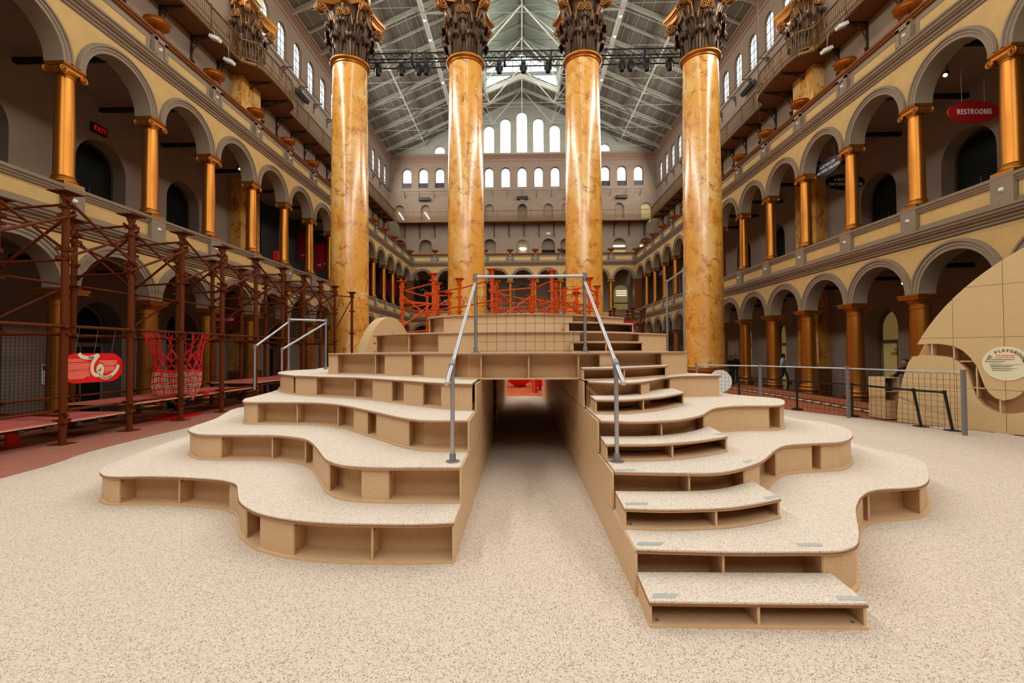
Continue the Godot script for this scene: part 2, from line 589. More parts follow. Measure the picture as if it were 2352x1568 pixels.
func build_floor() -> void:
	var f := structure("floor", "hall floor covered with speckled, pink, orange and brick-red carpets")
	var b := MB.new()
	b.span(D(-18, -0.5, -22.8), D(18, -0.03, 58))
	part(f, "slab", b, M.carpet_brick)
	# black stone of the aisles
	for s in [-1.0, 1.0]:
		b = MB.new()
		b.span(D(s * 12.75, -0.03, -22.5), D(s * 17.4, 0.0, 57.4))
		part(f, "aisle_paving", b, M.black_floor)
	b = MB.new()
	b.span(D(-12.75, -0.03, 52.4), D(12.75, 0.0, 57.4))
	part(f, "aisle_paving", b, M.black_floor)
	# cream speckled carpet
	var pts := []
	for q in smooth([[-8.0, -8.0], [-8.2, 0.0], [-8.43, 6.93], [-8.85, 8.8], [-9.0, 11.0], [-8.9, 14.0], [-8.2, 17.5], [-7.0, 19.6], [-3.0, 19.68], [3.0, 19.68], [5.6, 19.0], [6.5, 17.2], [8.05, 15.6], [9.35, 13.25], [9.75, 12.4], [11.0, 10.2], [11.3, 6.0], [11.3, -8.0]], 4):
		pts.append([q.x, q.y])
	b = MB.new()
	b.slab(fan_poly(pts), -0.03, 0.004, true, false, true)
	part(f, "cream_carpet", b, M.carpet_floor)
	# pink carpet on the left
	b = MB.new()
	b.slab(fan_poly([[-14.2, -8], [-7.2, -8], [-7.2, 24], [-12.6, 24], [-12.6, 12], [-14.2, 12]]), -0.03, 0.001, true, false, true)
	part(f, "pink_carpet", b, M.carpet_pink)
	# orange carpet beyond the tiers
	b = MB.new()
	b.slab(fan_poly([[-7.0, 19.0], [6.5, 19.0], [6.5, 30.6], [-7.0, 30.6]]), -0.03, 0.001, true, false, true)
	part(f, "orange_carpet", b, M.carpet_orange)
	b = MB.new()
	b.slab(fan_poly([[-9, 30.6], [9, 30.6], [9, 44], [-9, 44]]), -0.03, 0.002, true, false, true)
	part(f, "pale_carpet", b, M.carpet_floor)
	# woven border of the brick-red carpet
	for k in 3:
		b = MB.new()
		b.span(D(10.62 + 0.28 * k, -0.03, -6), D(10.66 + 0.28 * k, 0.003, 50))
		part(f, "carpet_border", b, M.ink)
	var dash := MB.new()
	for i in 70:
		dash.span(D(10.84, -0.03, 10.0 + 0.5 * i), D(10.98, 0.003, 10.3 + 0.5 * i))
	part(f, "carpet_border_key", dash, M.cream).set_meta("kind", "stuff")

# ---------------------------------------------------------------- arcades
const CORNICE1 := [[5.52, 0.0], [5.55, 0.05], [5.62, 0.05], [5.64, 0.10], [5.70, 0.12], [5.74, 0.20], [5.78, 0.20], [5.80, 0.25], [5.88, 0.27], [5.90, 0.31], [5.96, 0.31], [5.97, 0.0]]
const CORNICE2 := [[12.14, 0.0], [12.17, 0.05], [12.24, 0.05], [12.26, 0.10], [12.33, 0.11], [12.36, 0.19], [12.40, 0.19], [12.42, 0.24], [12.50, 0.26], [12.53, 0.31], [12.60, 0.31], [12.61, 0.0]]
const RAIL1 := [[6.58, -0.25], [6.60, 0.0], [6.63, 0.02], [6.67, 0.03], [6.69, 0.06], [6.74, 0.06], [6.76, 0.10], [6.80, 0.11], [6.85, 0.11], [6.86, -0.25]]

func prof(a: Array) -> Array:
	var o := []
	for q in a:
		o.append(Vector2(q[0], q[1]))
	return o

func arcade(called: String, label: String, xf: Transform3D, piers: Array, side: String) -> void:
	var w := structure(called, label)
	w.transform = xf
	var x0: float = piers[0]
	var x1: float = piers[piers.size() - 1]
	if not shared.has("spandrel1"):
		for lv in [[1, 3.85, 1.26, 1.57, 5.53], [2, 10.45, 1.2, 1.49, 12.15]]:
			var b := MB.new()
			var h := BAY / 2
			b.arch_wall(-h, h, lv[1], lv[4], -0.5, 0.0, 0.0, lv[2] + 0.1, lv[1], lv[1], 20, false)
			shared["spandrel%d" % lv[0]] = b.mesh()
			b = MB.new()
			b.arch_ring(lv[2], lv[2] + 0.11, -0.56, 0.035, lv[1], h, 28)
			b.arch_ring(lv[2] + 0.11, lv[3] - 0.09, -0.5, 0.06, lv[1], h - 0.004, 28)
			b.arch_ring(lv[3] - 0.09, lv[3] - 0.03, -0.5, 0.10, lv[1], h - 0.004, 28)
			b.arch_ring(lv[3] - 0.03, lv[3], -0.5, 0.07, lv[1], h - 0.004, 28)
			shared["archivolt%d" % lv[0]] = b.mesh()
	for lv in [1, 2]:
		for i in piers.size() - 1:
			var c: float = (piers[i] + piers[i + 1]) / 2
			var sc: float = absf(piers[i + 1] - piers[i]) / BAY
			var t := Transform3D(Basis.from_scale(Vector3(sc, 1, 1)), Vector3(c, 0, 0))
			part(w, "spandrel", shared["spandrel%d" % lv], M.yellow, t)
			part(w, "archivolt", shared["archivolt%d" % lv], M.grey, t)
	# cornices and rails
	var b1 := MB.new()
	b1.run_x(prof(CORNICE1), minf(x0, x1), maxf(x0, x1))
	part(w, "cornice", b1, M.grey)
	b1 = MB.new()
	b1.run_x(prof(CORNICE2), minf(x0, x1), maxf(x0, x1))
	part(w, "cornice", b1, M.grey)
	b1 = MB.new()
	b1.run_x(prof(RAIL1), minf(x0, x1), maxf(x0, x1))
	part(w, "parapet_rail", b1, M.grey)
	b1 = MB.new()
	b1.span(Vector3(minf(x0, x1), 5.5, -0.5), Vector3(maxf(x0, x1), 5.97, 0.0))
	b1.span(Vector3(minf(x0, x1), 5.97, -0.3), Vector3(maxf(x0, x1), 6.14, 0.0))
	b1.span(Vector3(minf(x0, x1), 6.14, -0.3), Vector3(maxf(x0, x1), 6.6, -0.06))
	b1.span(Vector3(minf(x0, x1), 12.12, -0.5), Vector3(maxf(x0, x1), 12.61, 0.0))
	b1.span(Vector3(minf(x0, x1), 12.61, -0.3), Vector3(maxf(x0, x1), 13.44, -0.07))
	b1.span(Vector3(minf(x0, x1), 12.61, -0.3), Vector3(maxf(x0, x1), 12.82, -0.03))
	b1.span(Vector3(minf(x0, x1), 13.22, -0.3), Vector3(maxf(x0, x1), 13.44, -0.03))
	part(w, "parapet", b1, M.grey)
	b1 = MB.new()
	b1.run_x(prof([[13.42, -0.25], [13.44, 0.02], [13.47, 0.06], [13.52, 0.06], [13.54, 0.11], [13.61, 0.13], [13.63, 0.08], [13.64, -0.25]]), minf(x0, x1), maxf(x0, x1))
	part(w, "copper_rail", b1, M.copper)
	# panels
	for i in piers.size() - 1:
		var a: float = minf(piers[i], piers[i + 1])
		var e: float = maxf(piers[i], piers[i + 1])
		var p := pbox(w, "panel", Vector3((a + e) / 2, 6.37, -0.045), Vector3(e - a - 0.66, 0.46, 0.03), M.yellow)
		var bead := MB.new()
		var hw := (e - a - 0.66) / 2 - 0.06
		for q in [[Vector3(-hw, 0.185, 0), Vector3(hw, 0.2, 0.012)], [Vector3(-hw, -0.2, 0), Vector3(hw, -0.185, 0.012)], [Vector3(-hw, -0.2, 0), Vector3(-hw + 0.02, 0.2, 0.012)], [Vector3(hw - 0.02, -0.2, 0), Vector3(hw, 0.2, 0.012)]]:
			bead.span(q[0], q[1])
		part(w, "panel_bead", bead, M.yellow, Transform3D(Basis(), Vector3((a + e) / 2, 6.37, -0.03)))
		pbox(w, "panel", Vector3((a + e) / 2, 13.02, -0.06), Vector3(e - a - 1.0, 0.38, 0.03), M.yellow)
		for sx in [-1, 1]:
			pbox(w, "panel_stile", Vector3((a + e) / 2 + sx * ((e - a) / 2 - 0.42), 13.02, -0.05), Vector3(0.17, 0.41, 0.04), M.grey)
	# pedestals with bosses
	if not shared.has("ped1"):
		var b := MB.new()
		b.span(Vector3(-0.31, 5.95, -0.42), Vector3(0.31, 6.88, 0.1))
		shared["ped1"] = b.mesh()
		b = MB.new()
		b.span(Vector3(-0.3, 12.6, -0.4), Vector3(0.3, 13.44, 0.07))
		for q in [[-0.3, 0.3, 12.6, 12.78], [-0.3, 0.3, 13.28, 13.44], [-0.3, -0.16, 12.7, 13.4], [0.16, 0.3, 12.7, 13.4]]:
			b.span(Vector3(q[0], q[2], 0.06), Vector3(q[1], q[3], 0.12))
		b.span(Vector3(-0.36, 12.6, -0.4), Vector3(0.36, 12.68, 0.13))
		shared["ped2"] = b.mesh()
		b = MB.new()
		b.lathe([Vector2(0.0, 0.07), Vector2(0.03, 0.066), Vector2(0.052, 0.045), Vector2(0.052, 0.02), Vector2(0.066, 0.012), Vector2(0.066, 0)], 12)
		shared["boss"] = b.mesh()
	var tip := Basis(Vector3.RIGHT, PI / 2)
	for i in piers.size():
		var x: float = piers[i]
		var o := part(w, "pedestal", shared.ped1, M.grey, Transform3D(Basis(), Vector3(x, 0, 0)))
		part(o, "boss", shared.boss, M.white, Transform3D(tip, Vector3(0, 6.45, 0.1)))
		o = part(w, "pedestal", shared.ped2, M.grey, Transform3D(Basis(), Vector3(x, 0, 0)))
		part(o, "boss", shared.boss, M.white, Transform3D(tip, Vector3(0, 13.06, 0.07)))
	# free-standing columns and urns
	for i in piers.size():
		var x: float = piers[i]
		if i == piers.size() - 1 or (side == "far" and i == 0):
			urn(xf * Vector3(x, 13.63, -0.06), side)
			continue
		var at := xf * Vector3(x, 0, -0.25)
		doric(at, xf.basis, side)
		ionic(at, xf.basis, side)
		urn(xf * Vector3(x, 13.63, -0.06), side)

func doric(at: Vector3, basis: Basis, side: String) -> void:
	if not shared.has("doric_shaft"):
		var b := MB.new()
		b.lathe([Vector2(0.0, 0.0), Vector2(0.43, 0.0), Vector2(0.43, 0.0), Vector2(0.45, 0.04), Vector2(0.45, 0.1), Vector2(0.42, 0.13), Vector2(0.39, 0.14), Vector2(0.39, 0.17), Vector2(0.40, 0.2), Vector2(0.40, 0.25), Vector2(0.37, 0.28), Vector2(0.34, 0.3)], 28)
		shared["doric_base"] = b.mesh()
		b = MB.new()
		b.lathe([Vector2(0.335, 0.3), Vector2(0.32, 0.36), Vector2(0.32, 1.4), Vector2(0.31, 2.2), Vector2(0.29, 3.2), Vector2(0.285, 3.36)], 28)
		shared["doric_shaft"] = b.mesh()
		b = MB.new()
		b.lathe([Vector2(0.285, 3.36), Vector2(0.31, 3.37), Vector2(0.31, 3.41), Vector2(0.285, 3.42), Vector2(0.285, 3.52), Vector2(0.30, 3.53), Vector2(0.31, 3.56), Vector2(0.36, 3.62), Vector2(0.40, 3.68), Vector2(0.41, 3.70)], 28)
		b.span(Vector3(-0.41, 3.69, -0.41), Vector3(0.41, 3.78, 0.41))
		b.span(Vector3(-0.44, 3.78, -0.44), Vector3(0.44, 3.85, 0.44))
		shared["doric_cap"] = b.mesh()
	var o := thing("doric_column", "smooth copper-gold column with square capital in the ground-floor arcade of the %s wall" % side, "column", at, "ground-floor columns, %s wall" % side, basis)
	pbox(o, "plinth", Vector3(0, -0.015, 0), Vector3(0.94, 0.03, 0.94), M.black)
	part(o, "base", shared.doric_base, M.gold)
	part(o, "shaft", shared.doric_shaft, M.gold)
	part(o, "capital", shared.doric_cap, M.gold)

func spiral(cx: float, cy: float, r: float, turns: float, z: float, flip: float) -> Array:
	var pts := []
	var n := int(turns * 14)
	for i in n + 1:
		var t := float(i) / n
		var a := PI / 2 + flip * t * turns * TAU
		var rr := r * (1.0 - 0.86 * t)
		pts.append(Vector3(cx + rr * cos(a), cy + rr * sin(a), z + 0.35 * r * t))
	return pts

func ionic(at: Vector3, basis: Basis, side: String) -> void:
	if not shared.has("ionic_shaft"):
		var b := MB.new()
		b.span(Vector3(-0.31, 6.86, -0.31), Vector3(0.31, 6.97, 0.33))
		b.lathe([Vector2(0.30, 6.97), Vector2(0.32, 7.0), Vector2(0.32, 7.04), Vector2(0.29, 7.07), Vector2(0.275, 7.09), Vector2(0.275, 7.11), Vector2(0.285, 7.13), Vector2(0.27, 7.16), Vector2(0.25, 7.18)], 24)
		shared["ionic_base"] = b.mesh()
		b = MB.new()
		b.lathe([Vector2(0.255, 7.17), Vector2(0.245, 7.24), Vector2(0.243, 8.4), Vector2(0.225, 9.4), Vector2(0.21, 10.12)], 24)
		shared["ionic_shaft"] = b.mesh()
		b = MB.new()
		b.lathe([Vector2(0.21, 10.08), Vector2(0.235, 10.1), Vector2(0.235, 10.13), Vector2(0.22, 10.15), Vector2(0.27, 10.2), Vector2(0.28, 10.26)], 20)
		b.span(Vector3(-0.31, 10.26, -0.25), Vector3(0.31, 10.36, 0.25))
		b.run_x([Vector2(10.34, -0.3), Vector2(10.36, 0.27), Vector2(10.40, 0.30), Vector2(10.45, 0.31), Vector2(10.45, -0.3)], -0.33, 0.33)
		for zf in [-1.0, 1.0]:
			for s in [-1.0, 1.0]:
				for q in [0.0]:
					var pts := spiral(s * 0.30, 10.215, 0.115, 2.2, 0.0, -s)
					var out := []
					for p in pts:
						out.append(Vector3(p.x, p.y, zf * (0.26 + p.z)))
					b.path(out, 0.022, 5)
		for s in [-1.0, 1.0]:
			# bolster between the two volutes of a side
			var pr := [Vector2(0.115, -0.26), Vector2(0.10, -0.24), Vector2(0.08, -0.12), Vector2(0.095, -0.05), Vector2(0.095, 0.05), Vector2(0.08, 0.12), Vector2(0.10, 0.24), Vector2(0.115, 0.26)]
			var c := MB.new()
			c.lathe([Vector2(0, -0.26)] + pr + [Vector2(0, 0.26)], 14)
			var rot := Basis(Vector3.RIGHT, PI / 2)
			for i in c.v.size():
				b.v.append(rot * c.v[i] + Vector3(s * 0.30, 10.215, 0))
				b.n.append(rot * c.n[i])
		shared["ionic_cap"] = b.mesh()
	var o := thing("ionic_column", "slender copper-gold column with scrolled capital in the upper arcade of the %s wall" % side, "column", at, "upper-arcade columns, %s wall" % side, basis)
	part(o, "base", shared.ionic_base, M.gold)
	part(o, "shaft", shared.ionic_shaft, M.gold)
	part(o, "capital", shared.ionic_cap, M.gold)

func urn(at: Vector3, side: String) -> void:
	if not shared.has("urn_bowl"):
		var b := MB.new()
		b.span(Vector3(-0.17, 0, -0.17), Vector3(0.17, 0.06, 0.17))
		b.lathe([Vector2(0.15, 0.06), Vector2(0.14, 0.1), Vector2(0.09, 0.13), Vector2(0.08, 0.17), Vector2(0.12, 0.2)], 16)
		shared["urn_foot"] = b.mesh()
		b = MB.new()
		b.lathe([Vector2(0.10, 0.19), Vector2(0.26, 0.24), Vector2(0.36, 0.31), Vector2(0.39, 0.36), Vector2(0.39, 0.36), Vector2(0.35, 0.38), Vector2(0.35, 0.40), Vector2(0.37, 0.42), Vector2(0.42, 0.47), Vector2(0.42, 0.47), Vector2(0.38, 0.47), Vector2(0.30, 0.40), Vector2(0.0, 0.38)], 28)
		for i in 32:
			var a := TAU * i / 32
			var e := Vector3(cos(a), 0, sin(a))
			b.tube(e * 0.14 + Vector3.UP * 0.205, e * 0.375 + Vector3.UP * 0.325, 0.012, 4, 0.028, false)
		shared["urn_bowl"] = b.mesh()
	var o := thing("urn", "shallow gilded urn on the third-floor parapet of the %s wall" % side, "urn", at, "parapet urns, %s wall" % side)
	part(o, "foot", shared.urn_foot, M.copper)
	part(o, "bowl", shared.urn_bowl, M.gold)

# ---------------------------------------------------------------- walls
func build_walls() -> void:
	var right := Transform3D(Basis(Vector3(0, 0, 1), Vector3.UP, Vector3(-1, 0, 0)), Vector3(HW, 0, 0))
	var left := Transform3D(Basis(Vector3(0, 0, -1), Vector3.UP, Vector3(1, 0, 0)), Vector3(-HW, 0, 0))
	var far := Transform3D(Basis(), Vector3(0, 0, -FAR))
	var ds := []
	for i in range(-3, 13):
		ds.append(PIER0 + BAY * i)
	ds.append(FAR)
	var pr := []
	for d in ds:
		pr.append(-d)
	arcade("wall_right_arcade", "two-storey arcade with yellow spandrels and grey arches on the right", right, pr, "right")
	arcade("wall_left_arcade", "two-storey arcade with yellow spandrels and grey arches on the left", left, ds, "left")
	arcade("wall_far_arcade", "two-storey arcade across the far end", far, [-13.45, -10.5, -7.5, -4.5, -1.5, 1.5, 4.5, 7.5, 10.5, 13.45], "far")
	# square corner piers
	for s in [-1.0, 1.0]:
		for q in [[0.0, 3.85], [6.88, 10.45]]:
			var o := thing("corner_pier", "square copper-coloured pier where the far arcade meets the side arcade", "pier", D(s * (HW + 0.1), q[0], FAR + 0.1), "corner piers")
			var b := MB.new()
			b.span(Vector3(-0.42, 0, -0.42), Vector3(0.42, q[1] - q[0] - 0.3, 0.42))
			part(o, "shaft", b, M.copper)
			b = MB.new()
			b.span(Vector3(-0.48, q[1] - q[0] - 0.3, -0.48), Vector3(0.48, q[1] - q[0] - 0.1, 0.48))
			b.span(Vector3(-0.53, q[1] - q[0] - 0.1, -0.53), Vector3(0.53, q[1] - q[0], 0.53))
			part(o, "capital", b, M.copper)
	rear_wall("wall_right", Transform3D(right.basis, Vector3(RW, 0, 0)), -1.0)
	rear_wall("wall_left", Transform3D(left.basis, Vector3(-RW, 0, 0)), 1.0)
	far_wall()
	# aisle floors and ceilings
	var c := structure("ceiling_aisle", "dark ceilings of the arcade aisles")
	for s in [-1.0, 1.0]:
		for y in [5.48, 12.1]:
			pbox(c, "aisle_slab", D(s * (HW + RW + 0.9) / 2, y + 0.2, 17.4), Vector3(RW - HW - 0.1, 0.4, 80.0), M.aisle_ceiling)
	for y in [5.48, 12.1]:
		pbox(c, "aisle_slab", D(0, y + 0.2, (FAR + FARR + 0.9) / 2), Vector3(2 * HW, 0.4, FARR - FAR - 0.1), M.aisle_ceiling)
	for s in [-1.0, 1.0]:
		for i in range(-2, 13):
			for y in [11.72, 5.16]:
				pbox(c, "tie_beam", D(s * (HW + 0.5 + RW) / 2, y, PIER0 + BAY * (i + 0.5)), Vector3(RW - HW - 0.5, 0.16, 0.14), M.black)
	# wall behind the camera, with the same tall windows as the far gable
	var bk := structure("wall_back", "end wall behind the camera with round-headed windows")
	bk.transform = Transform3D(Basis(Vector3.UP, PI), D(0, 0, -22.5))
	var b := MB.new()
	b.span(Vector3(-17.6, 0, -0.5), Vector3(17.6, 17.0, 0))
	var x := -17.6
	for i in range(-3, 4):
		var e := (i + 0.5) * 3.4 if i < 3 else 17.6
		b.arch_wall(x, e, 17.0, 35.2, -0.5, 0.0, i * 3.4, 1.25, 18.0, 27.5 - 0.9 * absf(i), 12)
		x = e
	part(bk, "wall_panel", b, M.upper)
	for i in range(-3, 4):
		b = MB.new()
		b.span(Vector3(i * 3.4 - 1.25, 18.0, -0.3), Vector3(i * 3.4 + 1.25, 28.8 - 0.9 * absf(i), -0.29))
		part(bk, "pane", b, M.glass)

func rear_wall(called: String, xf: Transform3D, sg: float) -> void:
	# local x = sg * depth
	var w := structure(called, "taupe rear wall of the aisles with arched recesses, clerestory windows and a giant pilaster")
	w.transform = xf
	var b := MB.new()
	var lim := [minf(sg * -22.5, sg * 57.4), maxf(sg * -22.5, sg * 57.4)]
	var centres := []
	for k in range(-3, 10):
		var c := 13.2 + 4.37 * k
		if absf(c - ROW) > 1.0 and c < 53:
			centres.append(sg * c)
	centres.sort()
	for lv in [[0.0, 6.0, 0.0, 1.0, 3.0], [6.0, 12.5, 6.0, 1.08, 9.4]]:
		var x: float = lim[0]
		for i in centres.size():
			var e: float = (centres[i] + centres[i + 1]) / 2 if i + 1 < centres.size() else lim[1]
			b.arch_wall(x, e, lv[0], lv[1], -0.85, 0.0, centres[i], lv[3], lv[2], lv[4], 16)
			x = e
		b.span(Vector3(lim[0], lv[0], -1.2), Vector3(lim[1], lv[1], -1.0))
	part(w, "lower_wall", b, M.rear)
	b = MB.new()
	b.span(Vector3(lim[0], 12.5, -1.0), Vector3(lim[1], 22.7, 0.0))
	part(w, "upper_wall", b, M.upper)
	# clerestory
	b = MB.new()
	var x: float = lim[0]
	var wins := []
	for k in range(-24, 11):
		var dd := 33.25 + 2.2 * k
		if absf(dd - ROW) < 1.0:
			continue
		wins.append(sg * dd)
	wins.sort()
	for i in wins.size():
		var e: float = (wins[i] + wins[i + 1]) / 2 if i + 1 < wins.size() else lim[1]
		b.arch_wall(x, e, 22.7, 27.0, -0.22, 0.0, wins[i], 0.6, 22.82, 24.75, 12)
		x = e
	part(w, "clerestory_wall", b, M.upper)
	# cornice under the roof and string course
	b = MB.new()
	b.run_x(prof([[26.1, 0.0], [26.14, 0.06], [26.24, 0.06], [26.27, 0.02], [26.5, 0.02], [26.53, 0.1], [26.62, 0.12], [26.66, 0.22], [26.76, 0.25], [26.8, 0.4], [26.95, 0.42], [26.97, 0.0]]), lim[0], lim[1])
	part(w, "cornice", b, M.trim)
	# window panes and bars
	if not shared.has("pane"):
		var p := MB.new()
		var poly := PackedVector2Array([Vector2(-0.56, 0), Vector2(0.56, 0)])
		for i in 13:
			poly.append(Vector2(0.56 * cos(PI * i / 12), 1.95 + 0.56 * sin(PI * i / 12)))
		p.plate(poly, -0.004, 0.004)
		shared["pane"] = p.mesh()
		p = MB.new()
		for i in 10:
			var a0 := PI * i / 10
			var a1 := PI * (i + 1) / 10
			p.bar(Vector3(0.565 * cos(a0), 1.95 + 0.565 * sin(a0), 0), Vector3(0.565 * cos(a1), 1.95 + 0.565 * sin(a1), 0), 0.07, 0.08)
		p.span(Vector3(-0.6, 0, -0.04), Vector3(-0.53, 1.95, 0.04))
		p.span(Vector3(0.53, 0, -0.04), Vector3(0.6, 1.95, 0.04))
		p.span(Vector3(-0.6, 0, -0.04), Vector3(0.6, 0.07, 0.04))
		shared["frame"] = p.mesh()
		p = MB.new()
		p.span(Vector3(-0.015, 0, 0), Vector3(0.015, 2.5, 0.03))
		for y in [0.65, 1.3, 1.95]:
			p.span(Vector3(-0.55, y - 0.015, 0), Vector3(0.55, y + 0.015, 0.03))
		shared["bars"] = p.mesh()
	for wx in wins:
		if wx * sg < 18.0:
			continue
		var f := part(w, "window_frame", shared.frame, M.upper, Transform3D(Basis(), Vector3(wx, 22.84, -0.16)))
		part(f, "pane", shared.pane, M.glass)
		part(f, "glazing_bar", shared.bars, M.iron)
	# doors and windows in the recesses
	var q := 0
	for cx in centres:
		var dd: float = cx * sg
		if dd < 8 or dd > 52:
			continue
		var lit := called == "wall_right" and dd > 18
		door_in(w, cx, 0.0, 0.9, 3.0, M.glass_lit if lit else M.glass_dark, -0.8, true)
		door_in(w, cx, 6.0, 0.98, 9.4, M.glass_dark, -0.55, false)
		q += 1
	# giant pilaster
	var pil := thing("giant_pilaster", "square marbled pilaster with a foliate capital on the %s wall" % ("right" if called == "wall_right" else "left"), "pilaster", xf * Vector3(sg * ROW, 0, 0), "", xf.basis)
	b = MB.new()
	b.span(Vector3(-0.95, 0.0, 0.0), Vector3(0.95, 19.3, 0.6))
	part(pil, "shaft", b, M.marble)
	pbox(pil, "base", Vector3(0, 0.45, 0.33), Vector3(2.2, 0.9, 0.78), M.copper)
	capital_on(pil, Vector3(0, 19.3, 0.3), true)
	# wash lights on brackets, and ledge brackets under the clerestory
	var shelf := MB.new()
	shelf.span(Vector3(-0.04, -0.04, 0), Vector3(0.04, 0.04, 0.72))
	shelf.span(Vector3(-0.04, -0.75, 0), Vector3(0.04, 0.02, 0.06))
	for i in 10:
		var t0 := PI / 2 * i / 10
		var t1 := PI / 2 * (i + 1) / 10
		shelf.bar(Vector3(0, -0.62 + 0.58 * (sin(t0)), 0.62 * (1 - cos(t0))), Vector3(0, -0.62 + 0.58 * sin(t1), 0.62 * (1 - cos(t1))), 0.05, 0.05)
	shelf.path(rot_yz(spiral(0.16, -0.2, 0.13, 1.5, 0.0, 1.0)), 0.022, 5)
	var shm := shelf.mesh()
	for k in 12:
		var dd := 28.6 + 2.42 * k
		if dd < 55:
			part(w, "ledge_bracket", shm, M.iron, Transform3D(Basis(), Vector3(sg * dd, 22.2, 0)))
	b = MB.new()
	b.span(Vector3(minf(sg * 28, sg * 56), 22.22, 0.6), Vector3(maxf(sg * 28, sg * 56), 22.25, 0.63))
	b.span(Vector3(lim[0], 22.5, 0.0), Vector3(lim[1], 22.6, 0.05))
	part(w, "cable_run", b, M.iron)
	for k in [33.4, 45.0]:
		pbox(w, "line_speaker", Vector3(sg * k, 21.45, 0.25), Vector3(1.7, 0.3, 0.35), M.black, Basis(Vector3.RIGHT, 0.5))

func rot_yz(pts: Array) -> Array:
	var o := []
	for p in pts:
		o.append(Vector3(p.z, p.y, p.x))
	return o

func door_in(w: Node3D, cx: float, y0: float, r: float, ys: float, pane: Material, z: float, transom: bool) -> void:
	var key := "leaf%.2f" % r
	if not shared.has(key):
		var b := MB.new()
		var poly := PackedVector2Array([Vector2(-r, 0), Vector2(r, 0)])
		for i in 13:
			poly.append(Vector2(r * cos(PI * i / 12), (ys - y0) + r * sin(PI * i / 12)))
		b.plate(poly, -0.01, 0.01)
		shared[key] = b.mesh()
		b = MB.new()
		for s in [-1.0, 1.0]:
			b.span(Vector3(s * r - 0.05, 0, -0.05), Vector3(s * r + 0.05, ys - y0, 0.05))
		b.span(Vector3(-0.03, 0, -0.03), Vector3(0.03, (ys - y0) * 0.78, 0.04))
		b.arch_ring(r - 0.05, r + 0.06, -0.05, 0.05, ys - y0, 9.0, 12)
		if transom:
			b.span(Vector3(-r, 2.25, -0.04), Vector3(r, 2.43, 0.06))
		shared[key + "f"] = b.mesh()
	var f := part(w, "door_frame" if transom else "window_frame", shared[key + "f"], M.trim if transom else M.iron, Transform3D(Basis(), Vector3(cx, y0, z)))
	part(f, "pane", shared[key], pane)

